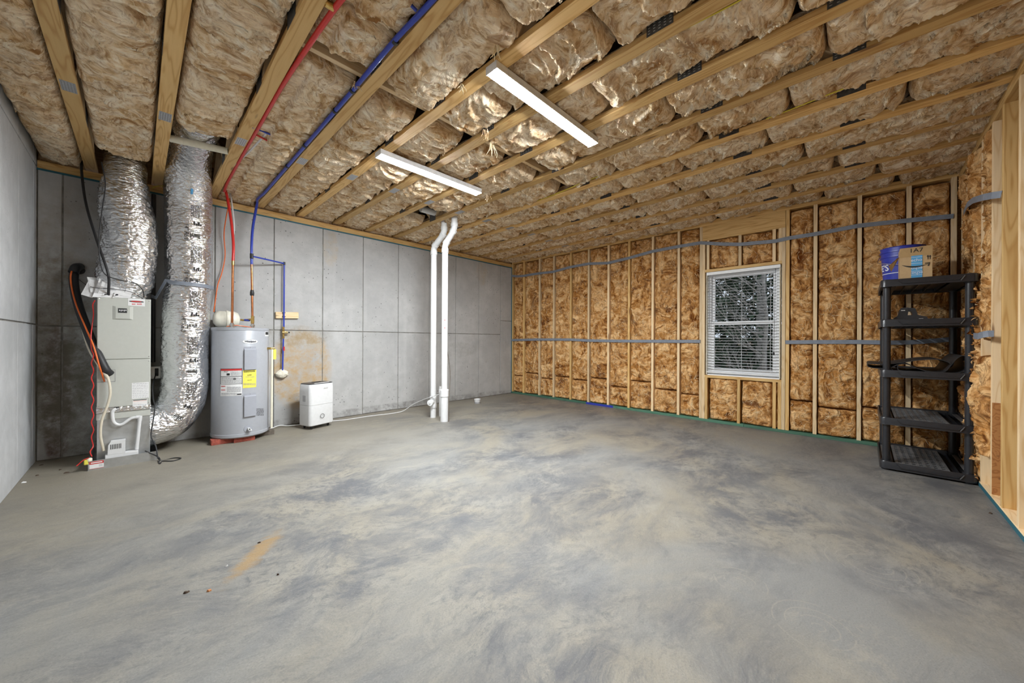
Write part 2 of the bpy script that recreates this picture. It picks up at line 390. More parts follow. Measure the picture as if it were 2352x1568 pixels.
M['black'] = plain('black_rubber', (.018, .018, .02), .5)
M['black_pl'] = plain('black_plastic', (.022, .023, .027), .3, var=.15)
M['deck_pl'] = plain('dusty_lit_plastic', (.12, .12, .122), .55, var=.3, scale=12)  # black plastic greyed for dust and for the light on the deck tops
M['ink'] = plain('black_ink', (.02, .02, .02), .7)
M['greyink'] = plain('grey_print', (.30, .30, .31), .7)
M['paper'] = plain('white_paper', (.80, .80, .80), .7, var=.04)
M['red'] = plain('red_pex', (.62, .03, .025), .3)
M['redink'] = plain('red_ink', (.55, .03, .03), .6)
M['orangeink'] = plain('orange_ink', (.80, .22, .04), .6)
M['blue'] = plain('blue_pex', (.03, .06, .42), .3)
M['orange'] = plain('orange_cord', (.80, .16, .03), .45)
M['yellow'] = plain('yellow_cable', (.70, .60, .05), .45)
M['ylabel'] = plain('yellow_label', (.80, .72, .10), .6)
M['copper'] = plain('copper', (.62, .26, .12), .28, 1.0, .25, 20)
M['brass'] = plain('brass', (.58, .40, .14), .3, 1.0, .15)
M['chrome'] = plain('chromed_fitting', (.70, .71, .72), .2, 1.0)
M['brick'] = plain('red_brick', (.33, .075, .05), .85, var=.35, scale=40, bmp=.4)
M['block'] = plain('dark_block', (.12, .10, .08), .85, var=.3)
M['strap'] = plain('grey_strap', (.20, .225, .27), .5, var=.15, scale=20)
M['beige_hose'] = plain('beige_hose', (.66, .60, .48), .45)
M['card'] = plain('cardboard', (.52, .36, .19), .8, var=.05)
M['card_dark'] = plain('cardboard_flap', (.44, .29, .13), .8, var=.05)
M['tapeblue'] = plain('light_blue_tape', (.09, .36, .66), .4)
M['bucketblue'] = plain('blue_bucket_plastic', (.03, .045, .36), .35)
M['foam'] = plain('foam_sealant', (.74, .70, .58), .9, var=.15, scale=25, bmp=.6)
M['lamp'] = emit('lamp_lens', (.93, .975, 1.0), LAMP)
M['lamp_body'] = plain('white_lamp_housing', (.80, .81, .83), .4)
M['soil'] = plain('leaf_litter', (.16, .11, .06), .95, var=.5, scale=4)
M['bark'] = plain('pale_bark', (.42, .40, .37), .9, var=.35, scale=14)
M['leaf'] = plain('evergreen_needles', (.045, .075, .04), .8, var=.6, scale=1.5)
M['debris'] = plain('dark_debris', (.07, .045, .03), .9, var=.5)
g, nt, b = newmat('window_glass'); b.inputs['Transmission Weight'].default_value = 1.0; b.inputs['Roughness'].default_value = 0.0; b.inputs['IOR'].default_value = 1.05
b.inputs['Base Color'].default_value = (.93, .96, .96, 1); M['glass'] = g

# ================================================================== setting
def root(name, label, cat):
    o = bpy.data.objects.new(name, None); COL.objects.link(o); ORG[o] = Vector((0, 0, 0)); return tag(o, label, cat, kind='structure')
def struct(name, mb, m, label, cat):
    o = mb.build(name, m, org=(0, 0, 0)); return tag(o, label, cat, kind='structure')

ZT = 3.36                                # underside of the subfloor
fl = struct('floor', MB().box((XL - .25, YR - .30, -.12), (XI + .30, YC + .25, 0)), M['floor'], 'bare grey and tan trowelled concrete slab floor', 'floor')
ceil = struct('ceiling', MB().box((XL - .2, YR - .2, ZT), (XI + .2, YC + .2, ZT + .03)), M['deck'], 'subfloor deck above open floor trusses packed with brown insulation', 'ceiling')

# ---- concrete walls: form panels proud of recessed seams
wb = struct('wall_back', MB().box((XL - .2, YC + .012, -.1), (XI + .25, YC + .22, ZC)), M['seam'], 'back wall of grey formed concrete behind the water heater', 'wall')
wl = struct('wall_left', MB().box((XL - .22, YR - .25, -.1), (XL - .012, YC + .22, 3.36)), M['seam'], 'left wall of pale formed concrete beside the air handler', 'wall')
def panel(parent, mat_, lo, hi):
    return MB().box(lo, hi, .004).build('concrete_panel', mat_, parent)
xs = [XL, -.527, .06, .653, 1.275, 1.89, 2.491, 3.101, 3.72, 4.319, 4.91, 5.537, XI + .14]
G = .006
for i in range(len(xs) - 1):
    zm = 1.315 if i < 11 else 1.62
    jit = rng.uniform(0, .003)
    panel(wb, M['conc'], (xs[i] + G, YC + jit, .006 + rng.uniform(0, .008)), (xs[i + 1] - G, YC + .02, zm - G))
    panel(wb, M['conc'], (xs[i] + G, YC + jit, zm + G), (xs[i + 1] - G, YC + .02, ZC - .002))
ys = [5.71, 5.576, 4.975, 4.426, 3.82, 3.21, 2.60, 1.99, 1.38, .77, .16, -.45, YR - .14]
for i in range(len(ys) - 1):
    for z0, z1 in ((0, 1.325), (1.325, 2.845), (2.845, 3.33)):
        panel(wl, M['conc_left'], (XL - .02, ys[i + 1] + G, z0 + (G if z0 else 0)), (XL - rng.uniform(0, .003), ys[i] - G, z1 - G))

# ---- lumber: local x runs along the length so that the grain follows the piece
def member(name, a, b_, wy, wz, m, parent, up=(0, 0, 1), bev=.002):
    """box from a to b_ (centre line); wy across, wz along 'up'"""
    a, b_ = Vector(a), Vector(b_); d = b_ - a; ln = d.length; x = d.normalized(); z = Vector(up); z = (z - x * z.dot(x)).normalized(); y = z.cross(x)
    key = (round(ln, 4), round(wy, 4), round(wz, 4), m.name)
    me = member.cache.get(key)
    if me is None:
        mb = MB().box((-ln / 2, -wy / 2, -wz / 2), (ln / 2, wy / 2, wz / 2), bev)
        me = bpy.data.meshes.new(name); me.from_pydata(mb.v, [], mb.f); fix_normals(me); me.materials.append(m); member.cache[key] = me
    o = bpy.data.objects.new(name, me); COL.objects.link(o); c = (a + b_) / 2
    mat4 = Matrix(((x.x, y.x, z.x, c.x), (x.y, y.y, z.y, c.y), (x.z, y.z, z.z, c.z), (0, 0, 0, 1)))
    o.matrix_world = mat4
    if parent is not None:
        o.parent = parent
        ORG[o] = ORG.get(parent, Vector((0, 0, 0)))
    MAT[o] = mat4; return o
member.cache = {}; MAT = {}

# sill on top of the back wall
MB().box((XL, YC, ZC), (XI, YC + .14, ZC + .008)).build('sill_foam', M['seal'], wb)
MB().box((XL, YC - .003, ZC - .012), (XI, YC + .01, ZC + .006)).build('sill_foam_lip', M['seal'], wb)
for k, (z0) in enumerate((ZC + .008 + .019, ZC + .046 + .019)):
    for a, b_ in ((XL, 2.1 + k * .9), (2.1 + k * .9, XI)):
        member('sill_plate', (a + .001, YC + .072, z0), (b_ - .001, YC + .072, z0), .138, .038, M['pine'], wb)
member('rim_board', (XL - .1, YC + .13, 3.14), (XI + .15, YC + .13, 3.14), .03, .42, M['osb'], wb)

# ---- floor trusses
CH = [-.342 + .4845 * k for k in range(13)]
def truss(k, x):
    y0, y1 = YR - .12, YC + .10
    ch = member('floor_truss', (x, y0, ZS + .019), (x, y1, ZS + .019), .089, .038, M['pine'], ceil)
    inv = MAT[ch].inverted()
    def sub(o):
        o.parent = ch; o.matrix_parent_inverse = inv; return o
    sub(member('top_chord', (x, y0, ZT - .021), (x, y1, ZT - .021), .089, .038, M['pine'], None))
    step = .735; yy = YC - .25; j = 0
    nodes = []
    ym = 3.95 - 2.27
    y = 2.27
    web_y = [5.38, 4.55, 3.80, 3.04, 2.27, 1.55, .83, .07, -.62]
    for j in range(len(web_y) - 1):
        ya, yb = web_y[j], web_y[j + 1]; ymid = (ya + yb) / 2
        sub(member('web', (x, ya - .04, ZS + .045), (x, ymid + .02, ZT - .05), .085, .036, M['pine_pale'], None))
        sub(member('web', (x, ymid - .02, ZT - .05), (x, yb + .04, ZS + .045), .085, .036, M['pine_pale'], None))
    # dark toothed plates on the camera side of the joints
    s = -1 if x > 0.1 else 1
    for yy in (4.55, 3.04, 2.27, .83, .07):
        xx = x + s * .0455
        m_ = MB().box((xx - .0008, yy - .075, ZS + .004), (xx + .0008, yy + .075, ZS + .105)).build('nail_plate', M['plate_dark'], None, org=(xx, yy, ZS + .05))
        m_.location = (xx, yy, ZS + .05); sub(m_); MAT[m_] = None
        tb = MB()
        for r in range(6):
            for q in range(5):
                py_, pz_ = yy - .06 + q * .03, ZS + .018 + r * .016
                tb.box((xx + s * .001 - .0012, py_ - .006, pz_ - .002), (xx + s * .001 + .0012, py_ + .006, pz_ + .002))
        if k in (3, 4, 5, 6, 7):
            t_ = tb.build('plate_teeth', M['plate'], None, org=(xx, yy, ZS + .05)); t_.location = (xx, yy, ZS + .05); sub(t_)
    # pale splice plate under the chord
    yy = 3.95 + rng.uniform(-.015, .015)
    sp = MB().box((x - .036, yy - .075, ZS - .0012), (x + .036, yy + .075, ZS + .001)).build('splice_plate', M['plate'], None, org=(x, yy, ZS))
    sp.location = (x, yy, ZS); sub(sp)
    tb = MB()
    for r in range(9):
        for q in range(5):
            cx_, cy_ = x - .028 + q * .014, yy - .062 + r * .0155
            tb.box((cx_ - .003, cy_ - .0045, ZS - .002), (cx_ + .003, cy_ + .0045, ZS - .001))
    t_ = tb.build('plate_slots', M['greyink'], None, org=(x, yy, ZS)); t_.location = (x, yy, ZS); sub(t_)
    return ch
for k, x in enumerate(CH): truss(k, x)
# boards laid through the trusses
member('strongback', (CH[2], 2.48, ZS + .135), (CH[8], 2.48, ZS + .135), .038, .14, M['pine_pale'], ceil)
member('strongback', (CH[8], 2.52, ZS + .135), (CH[12], 2.52, ZS + .135), .038, .14, M['pine_pale'], ceil)

# ---- noise for the wool
def _hash(ix, iy, seed):
    h_ = (ix.astype(np.int64) * 374761393 + iy.astype(np.int64) * 668265263 + seed * 1442695041) & 0x7fffffff
    h_ = ((h_ ^ (h_ >> 13)) * 1274126177) & 0x7fffffff
    return ((h_ ^ (h_ >> 16)) & 0xffff) / 65535.0
def vn(x, y, seed):
    ix, iy = np.floor(x), np.floor(y); fx, fy = x - ix, y - iy
    fx = fx * fx * (3 - 2 * fx); fy = fy * fy * (3 - 2 * fy)
    a, b_ = _hash(ix, iy, seed), _hash(ix + 1, iy, seed); c_, d_ = _hash(ix, iy + 1, seed), _hash(ix + 1, iy + 1, seed)
    return (a * (1 - fx) + b_ * fx) * (1 - fy) + (c_ * (1 - fx) + d_ * fx) * fy
def fbm(x, y, seed, o=4):
    t = 0; a = .5; n = 0
    for i in range(o):
        t = t + a * vn(x, y, seed + i * 17); n += a; a *= .5; x = x * 2.03 + 5.1; y = y * 2.03 + 1.7
    return t / n
def ridged(x, y, seed, o=4):
    t = 0; a = .5; n = 0
    for i in range(o):
        t = t + a * (1 - np.abs(2 * vn(x, y, seed + i * 31) - 1)); n += a; a *= .5; x = x * 2.1 + 3.3; y = y * 2.1 + 8.1
    return t / n
_seed = [100]
def wool(Lu, Lv, style, bulge, fold, res, edge=.05):
    """height field over (u along, v across); returns U, V, H arrays"""
    _seed[0] += 97; sd = _seed[0]
    nu, nv = max(8, int(Lu / res)), max(8, int(Lv / res))
    u, v = np.meshgrid(np.linspace(0, Lu, nu), np.linspace(0, Lv, nv), indexing='ij')
    wx = fbm(u * 3, v * 3, sd, 3) - .5; wy = fbm(u * 3 + 9, v * 3 + 4, sd + 3, 3) - .5
    ev = np.clip(np.minimum(v, Lv - v) / edge, 0, 1); eu = np.clip(np.minimum(u, Lu - u) / (edge * 1.1), 0, 1)
    e = np.sqrt(1 - (1 - ev) ** 2) * np.sqrt(1 - (1 - eu) ** 2)
    big = fbm(u * 2.2, v * 2.2, sd + 5, 2)
    H_ = bulge * (.55 + .9 * big) * (1 - (2 * v / Lv - 1) ** 2 * .35)
    def billow(x, y, q, o=3):
        t = 0; a_ = .5; n_ = 0
        for i in range(o):
            t = t + a_ * np.abs(2 * vn(x, y, q + i * 13) - 1); n_ += a_; a_ *= .5; x = x * 2.07 + 2.3; y = y * 2.07 + 7.7
        return t / n_
    if style == 'drape':
        curve = ((v / Lv - .5) * 2) ** 2
        s_ = u * 6.0 + wx * 2.6 + curve * .9 * (1 if sd % 2 else -1) + v * rng.uniform(-1.8, 1.8)
        saw = s_ - np.floor(s_); amp = .3 + 1.1 * fbm(u * 4 + 3, v * 1.5, sd + 9, 2)
        H_ = H_ + fold * 1.1 * amp * (saw ** 1.8 - .3)
        s2 = u * 21 + wx * 7 + wy * 4 + curve * 2.2; saw2 = s2 - np.floor(s2)
        H_ = H_ + fold * .55 * saw2 ** 1.5 * fbm(u * 7, v * 3, sd + 11, 2)
        H_ = H_ + .030 * (billow(u * 13 + wx * 3, v * 6 + wy * 3, sd + 21, 3) - .4)
        H_ = H_ + .011 * (ridged(u * 46 + wx * 9, v * 15 + wy * 7, sd + 27, 2) - .6)
    else:
        ang = fbm(u * 2.2, v * 2.2, sd + 41, 2) * 7.0
        a, b_ = u * np.cos(ang) + v * np.sin(ang), -u * np.sin(ang) + v * np.cos(ang)
        H_ = H_ + fold * 2.0 * (billow(u * 5 + wx * 4, v * 6.5 + wy * 4, sd + 21, 4) - .4)
        H_ = H_ + fold * .55 * (ridged(a * 7, b_ * 30, sd + 51, 3) - .55)
        s_ = u * 3.4 + wx * 5 + wy * 2; H_ = H_ + fold * .6 * (s_ - np.floor(s_)) ** 2
        H_ = H_ + .007 * (ridged(u * 40 + wx * 12, v * 40 + wy * 12, sd + 57, 2) - .6)
    H_ = H_ + .006 * (fbm(u * 60, v * 60, sd + 61, 2) - .5)
    ej = np.clip((e + .25 * (fbm(u * 12, v * 12, sd + 71, 2) - .5)), 0, 1)
    return u, v, H_, ej
def grid_obj(name, P, m, parent):
    nu, nv, _ = P.shape
    idx = np.arange(nu * nv).reshape(nu, nv)
    q = np.stack([idx[:-1, :-1], idx[1:, :-1], idx[1:, 1:], idx[:-1, 1:]], -1).reshape(-1, 4)
    me = bpy.data.meshes.new(name); me.vertices.add(nu * nv); me.vertices.foreach_set('co', P.reshape(-1).astype(np.float32))
    me.loops.add(q.size); me.loops.foreach_set('vertex_index', q.reshape(-1).astype(np.int32))
    me.polygons.add(len(q)); me.polygons.foreach_set('loop_start', np.arange(0, q.size, 4, dtype=np.int32))
    me.polygons.foreach_set('use_smooth', np.ones(len(q), dtype=bool)); me.update(calc_edges=True)
    return link(name, me, m, parent)
FIB = {'ceil': ([], []), 'wall': ([], [])}
def fibres(key, P, out, n, rr, lmin, lmax, wmin, wmax):
    """pale strands lying on a wool grid P; out = outward direction"""
    vs, fs = FIB[key]; nu, nv, _ = P.shape; du = np.linalg.norm(P[min(5, nu - 1), nv // 2] - P[0, nv // 2]) / min(5, nu - 1)
    for k in range(n):
        u, v = rr.uniform(3, nu - 4), rr.uniform(3, nv - 4); a = rr.uniform(0, 6.283); ln = rr.uniform(lmin, lmax); w = rr.uniform(wmin, wmax); m = 9; turn = rr.uniform(-.16, .16)
        pts = []
        for i in range(m):
            iu, iv = int(u), int(v); fu, fv = u - iu, v - iv
            if not (1 <= iu < nu - 2 and 1 <= iv < nv - 2): break
            pts.append((P[iu, iv] * (1 - fu) + P[iu + 1, iv] * fu) * (1 - fv) + (P[iu, iv + 1] * (1 - fu) + P[iu + 1, iv + 1] * fu) * fv + out * (.0025 + .004 * math.sin(math.pi * i / (m - 1)))); u += math.cos(a) * ln / (m - 1) / du; v += math.sin(a) * ln / (m - 1) / du; a += turn + rr.uniform(-.12, .12)
        if len(pts) < 4: continue
        n0 = len(vs); q = len(pts)
        for i, p in enumerate(pts):
            t = pts[min(i + 1, q - 1)] - pts[max(i - 1, 0)]; sd_ = np.cross(t, out); sd_ = sd_ / (np.linalg.norm(sd_) + 1e-9); ww = w * (.25 + .75 * math.sin(math.pi * (i + .3) / (q - .4)))
            vs.append(p - sd_ * ww / 2); vs.append(p + sd_ * ww / 2)
        fs += [(n0 + 2 * i, n0 + 2 * i + 2, n0 + 2 * i + 3, n0 + 2 * i + 1) for i in range(q - 1)]
def fibre_obj(key, m, parent):
    vs, fs = FIB[key]; me = bpy.data.meshes.new('loose_fibres'); me.from_pydata([tuple(p) for p in vs], [], fs)
    o = link('loose_fibres', me, m, parent); o['kind'] = 'stuff'; return o
def ceiling_batt(x0, x1, y0, y1, sag=.03, res=.0095):
    u, v, H_, e = wool(y1 - y0, x1 - x0, 'drape', .03 + sag, .036, res, .055)
    z = ZS + .055 - e * H_ + (1 - e) * .075
    # wool raised near the fixtures to keep it out of their grazing light
    X_, Y_ = x0 + v, y0 + u
    for (fx0, fx1, fy0, fy1) in FIXT:                # wool shaped higher around the lamps against hot spots
        dd_ = np.maximum(np.maximum(fx0 - X_, X_ - fx1), np.maximum(fy0 - Y_, Y_ - fy1)); lim = ZS + .012 - np.clip(dd_ - .03, 0, 1) * .16; z = np.maximum(z, lim)
    if x0 < CH[2] < x1 + .1 or abs(x0 - CH[2] - .046) < .01: z = np.where((X_ < CH[2] + .16) & (X_ > CH[2]), np.maximum(z, ZS + .030), z)   # room for the red tubing
    if abs(x1 - CH[3] + .046) < .01: z = np.where(X_ > CH[3] - .13, np.maximum(z, ZS + .030), z)                                         # room for the blue tubing
    P_ = np.stack([X_, Y_, z], -1); fibres('ceil', P_, np.array([0, 0, -1.0]), int((x1 - x0) * (y1 - y0) * 80), FR, .03, .15, .0012, .0036)
    return grid_obj('insulation_batt', P_, M['ins_ceil'], ceil)
FR = random.Random(77); FIXT = ((1.5, 2.78, 1.63, 1.75), (1.5, 2.78, 3.15, 3.29))
bays = [(XL - .0, CH[0] - .046)] + [(CH[k] + .046, CH[k + 1] - .046) for k in range(12)] + [(CH[12] + .046, XI + .02)]
for bi, (x0, x1) in enumerate(bays):
    y = YR - .1; yend = YC - .02
    if bi == 1: yend = 5.12
    if bi == 2: yend = 4.03
    cuts = []
    if 3 <= bi <= 8: cuts = [2.40 + rng.uniform(-.06, .03), 2.53 + rng.uniform(0, .06)]
    while y < yend - .02:
        ln = rng.uniform(.75, 1.25) if bi < 5 else rng.uniform(.5, 1.25)
        y2 = y + ln
        gap = rng.choice([0.0, .004, .01, .02])
        nxt = None
        if cuts and y < cuts[0] - .2 and y2 > cuts[0] - .3: y2 = cuts[0]; nxt = cuts[1]
        if bi == 7 and y < 4.15 and y2 > 3.95: y2 = 4.16; nxt = 4.74
        if y2 > yend - .35: y2 = yend
        ceiling_batt(x0, x1, y, y2, sag=(.035 if bi < 5 else .022) * rng.uniform(.6, 1.2))
        y = nxt if nxt else y2 + gap
    # wool stuffed over the sill
    if bi not in (1, 2):
        u, v, H_, e = wool(x1 - x0, .16, 'swirl', .03, .02, .014)
        grid_obj('insulation_tuft', np.stack([x0 + u, YC + .06 - e * (H_ + .02), ZC + .10 + v + e * .0], -1), M['ins_ceil'], ceil)
fibre_obj('ceil', M['fiber'], ceil)
# wisps hanging from the ceiling batts
def wisp(p, ln, m, parent, r=.006, seed=0):
    rr = random.Random(seed); mb = MB()
    for k in range(9):
        q = Vector(p) + Vector((rr.uniform(-.02, .02), rr.uniform(-.02, .02), 0)); pts = [q]
        d = Vector((rr.uniform(-.4, .4), rr.uniform(-.4, .4), -1))
        for i in range(4):
            q = q + d.normalized() * ln / 4 * rr.uniform(.6, 1.1); d += Vector((rr.uniform(-.5, .5), rr.uniform(-.5, .5), 0)); pts.append(q)
        mb.tube(spline(pts, 3), r, 5, rs=[r * (1 - .8 * i / 12) for i in range(13)])
    return mb.build('hanging_wisp', m, parent, 60)
for i, (x, y, ln) in enumerate(((1120, 445, .10), (1130, 330, .14), (1115, 300, .10), (1140, 110, .08), (1300, 290, .05), (1690, 175, .04), (1440, 300, .05), (1060, 200, .06), (820, 195, .05), (900, 250, .05), (660, 480, .07))):
    q = pZ(x, y, ZS); wisp((q.x, q.y, ZS + .01), ln, M['fiber'] if i % 2 else M['ins_ceil'], ceil, .005, i)

# ---- insulated stud wall (far right in depth): studs, plates, window framing
wi = struct('wall_right', MB().box((XI + .142, YR - .3, -.05), (XI + .16, .76, 3.3)).box((XI + .142, 1.71, -.05), (XI + .16, YC + .2, 3.3))
            .box((XI + .142, .76, -.05), (XI + .16, 1.71, .69)).box((XI + .142, .76, 2.23), (XI + .16, 1.71, 3.3)), M['osb'], 'insulated stud wall with a window, brown glass wool between pine studs', 'wall')
ZP = 2.908
def stud(y, z0=.038, z1=ZP, m='pine_pale', parent=None, x=XI):
    return member('stud', (x + .07, y, z0), (x + .07, y, z1), .14, .038, M[m], parent or wi, up=(0, 1, 0))
sp_px = [1202.7, 1238.7, 1271.5, 1310.5, 1351.5, 1397, 1444.3, 1498.8, 1558.3]
SY = [pX(x, 700).y for x in sp_px]
for i, y in enumerate(SY): stud(y, m='pine_pale' if i % 3 else 'pine')
RY = [.438, .039, -.352, -.668]
for y in RY: stud(y)
stud(5.70, m='pine')
# window opening framing
WY0, WY1, WZ0, WZ1 = .787, 1.693, .695, 2.215          # rough opening
stud(1.760); stud(1.722, z1=2.685)
stud(.715, m='pine'); stud(.757, z1=2.685)
member('header', (XI + .03, .738, 2.797), (XI + .03, 1.741, 2.797), .058, .222, M['pine'], wi)
member('header_ply', (XI + .10, .738, 2.797), (XI + .10, 1.741, 2.797), .06, .222, M['pine'], wi)
member('rough_head', (XI + .07, .776, WZ1 + .022), (XI + .07, 1.703, WZ1 + .022), .14, .04, M['pine'], wi)
member('rough_sill', (XI + .07, .776, WZ0 - .024), (XI + .07, 1.703, WZ0 - .024), .14, .038, M['pine'], wi)
for y in (1.665, pX(1699.6, 560).y, pX(1778, 560).y, .795): member('cripple', (XI + .07, y, WZ1 + .042), (XI + .07, y, 2.686), .14, .036, M['pine_pale'], wi, up=(0, 1, 0))
for y in (1.683, pX(1696, 930).y, pX(1778, 930).y, .795): member('cripple', (XI + .07, y, .038), (XI + .07, y, WZ0 - .043), .14, .036, M['pine'], wi, up=(0, 1, 0))
for z in (ZP + .019, ZP + .057):
    for a, b_ in ((YR - .1, .82 + (z - ZP)), (.82 + (z - ZP), YC)): member('top_plate', (XI + .07, a, z), (XI + .07, b_ - .001, z), .14, .038, M['pine'], wi)
for a, b_ in ((YR, 1.2), (1.2, 3.6), (3.6, YC)): member('bottom_plate', (XI + .068, a, .019), (XI + .068, b_ - .002, .019), .146, .038, M['treated'], wi)
MB().box((XI - .012, YC - .012, 0), (XI + .12, YC - .001, 2.83)).build('corner_gasket', M['seal'], wi)
# wall batts
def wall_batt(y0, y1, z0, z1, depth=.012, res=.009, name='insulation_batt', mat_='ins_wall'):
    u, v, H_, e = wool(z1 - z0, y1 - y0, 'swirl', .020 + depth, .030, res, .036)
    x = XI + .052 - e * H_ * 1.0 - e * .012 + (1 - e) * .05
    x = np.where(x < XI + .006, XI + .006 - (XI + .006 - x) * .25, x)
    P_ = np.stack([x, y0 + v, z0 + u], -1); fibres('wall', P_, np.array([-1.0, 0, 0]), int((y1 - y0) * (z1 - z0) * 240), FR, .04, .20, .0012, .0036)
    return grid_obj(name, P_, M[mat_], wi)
edges = [5.70 - .02] + [y for s_ in SY for y in (s_ + .019, s_ - .019)] + [1.779]
for i in range(0, len(edges), 2):
    a, b_ = edges[i + 1], edges[i]
    zs = .42 + rng.uniform(-.06, .10)
    wall_batt(a, b_, .036, zs); wall_batt(a, b_, zs + .003, ZP + .0)
for a, b_ in ((.457, .696), (.058, .419), (-.333, .020), (-.649, -.371)):
    zs = .40 + rng.uniform(-.05, .08); wall_batt(a, b_, .036, zs); wall_batt(a, b_, zs + .003, ZP - .02)
yc_ = pX(1699.6, 560).y; yd = pX(1778, 560).y
for a, b_ in ((yc_ + .018, 1.647), (yd + .018, yc_ - .018), (.813, yd - .018)):
    wall_batt(a, b_, WZ1 + .042, 2.69, .008); wall_batt(a, b_, .036, WZ0 - .04, .01)
fibre_obj('wall', M['fiber'], wi)

# ---- near stud wall on the right edge
wr = struct('wall_front', MB().box((XL - .2, YR - .165, -.05), (XI + .2, YR - .145, 3.3)), M['osb'], 'bare stud wall at the right edge, partly stuffed with insulation', 'wall')
RX = [5.70, 5.47, 5.15, 4.84, 4.50, 4.215, 3.83, 3.42, 3.02, 2.61, 2.2, 1.8, 1.39, .98, .58, .17, -.24]
for i, x in enumerate(RX):
    member('stud', (x + .019, YR - .07, .038), (x + .019, YR - .07, 2.865), .038, .14, M['pine_red' if i == 30 else ('pine_pale' if i != 5 else 'pine')], wr, up=(0, 1, 0))
for k, z in enumerate((2.884, 2.922)): member('top_plate', (XL, YR - .07, z), (XI, YR - .07, z), .14, .038, M['pine'], wr)
member('bottom_plate', (XL, YR - .07, .019), (XI, YR - .07, .019), .146, .038, M['pine_pale'], wr)
MB().box((XL, YR + .001, .0), (XI, YR + .006, .030)).build('sill_foam', M['seal'], wr)
# brown bark edge on one stud
MB().box((4.4955, YR - .10, .05), (4.4995, YR - .001, .74)).build('bark_edge', M['pine_red'], wr)
def side_batt(x0, x1, z0, z1, out=.03):
    u, v, H_, e = wool(z1 - z0, x1 - x0, 'swirl', .02 + out, .032, .009, .03)
    yv = YR - .05 + e * H_ * 1.1 + e * .01 - (1 - e) * .05
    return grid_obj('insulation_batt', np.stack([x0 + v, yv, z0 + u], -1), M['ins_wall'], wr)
for (a, b_, z0, z1, out) in ((5.51, 5.70, .04, 2.85, .01), (5.19, 5.47, .04, 2.85, .03), (4.88, 5.15, .04, .62, .05), (4.88, 5.15, .64, 1.52, .075), (4.88, 5.15, 1.54, 2.84, .04), (4.54, 4.84, .30, 1.1, .05), (4.54, 4.84, 1.2, 2.2, .02), (4.54, 4.84, 2.2, 2.86, .01)):
    side_batt(a, b_, z0, z1, out)
mb = MB(); rs_ = random.Random(9)
for k in range(260):                      # ragged flakes of wool poking out of the bay
    x, z = rs_.uniform(4.86, 5.05), rs_.choice([rs_.uniform(.08, 1.72), rs_.uniform(.6, 1.55)]); p = Vector((x, YR + .012 + .03 * rs_.random(), z))
    d = Vector((rs_.uniform(-.6, .2), rs_.uniform(.6, 1.2), rs_.uniform(-.5, .6))).normalized(); ln = rs_.uniform(.012, .042); sdv = d.cross(Vector((rs_.uniform(-1, 1), rs_.uniform(-1, 1), rs_.uniform(-1, 1)))).normalized(); w0 = rs_.uniform(.008, .03); pts = []; 
    for i in range(4):
        w_ = w0 * (1 - .28 * i) * rs_.uniform(.7, 1.2); pts += [p - sdv * w_, p + d.cross(sdv) * w_ * .5, p + sdv * w_]; p = p + d * ln / 3; d = (d + Vector((rs_.uniform(-.5, .5), rs_.uniform(-.3, .3), rs_.uniform(-.6, .3)))).normalized()
    mb.add(pts, [(3 * i + j, 3 * i + 3 + j, 3 * i + 4 + j, 3 * i + 1 + j) for i in range(3) for j in range(2)])
o = mb.build('ragged_tufts', M['ins_wall'], wr, 60); o['kind'] = 'stuff'

# ================================================================== window and what lies outside
wn = root('window_1', 'white vinyl double-hung window in the insulated wall', 'window')
a, b_, z0, z1 = WY0 + .012, WY1 - .012, WZ0 + .01, WZ1 - .01
fx0, fx1 = XI + .075, XI + .155
mb = MB().box((fx0, a, z0), (fx1, a + .045, z1), .004).box((fx0, b_ - .045, z0), (fx1, b_, z1), .004).box((fx0, a + .045, z1 - .045), (fx1, b_ - .045, z1), .004).box((fx0, a + .045, z0), (fx1, b_ - .045, z0 + .045), .004)
mb.build('window_frame', M['white'], wn)
zm = 1.455
for nm, xo, za, zb in (('upper_sash', fx0 + .04, zm - .02, z1 - .04), ('lower_sash', fx0 + .008, z0 + .04, zm + .022)):
    s_ = .045; ya, yb = a + .04, b_ - .04
    sh = MB().box((xo, ya, za), (xo + .03, ya + s_, zb), .003).box((xo, yb - s_, za), (xo + .03, yb, zb), .003).box((xo + .0005, ya + s_, zb - s_), (xo + .03, yb - s_, zb), .003).box((xo + .0005, ya + s_, za), (xo + .03, yb - s_, za + s_), .003).build(nm, M['white'], wn)
    MB().box((xo + .013, ya + s_ - .004, za + s_ - .004), (xo + .017, yb - s_ + .004, zb - s_ + .004)).build('pane', M['glass'], sh)
MB().box((XI + .01, a - .008, z0 - .008), (XI + .08, a + .004, z1), .003).box((XI + .01, b_ - .004, z0 - .008), (XI + .08, b_ + .008, z1), .003).build('foam_strip', M['foam'], wn)
MB().box((XI + .03, a, z0 - .02), (XI + .09, b_, z0), .006).build('window_sill', M['white'], wn)

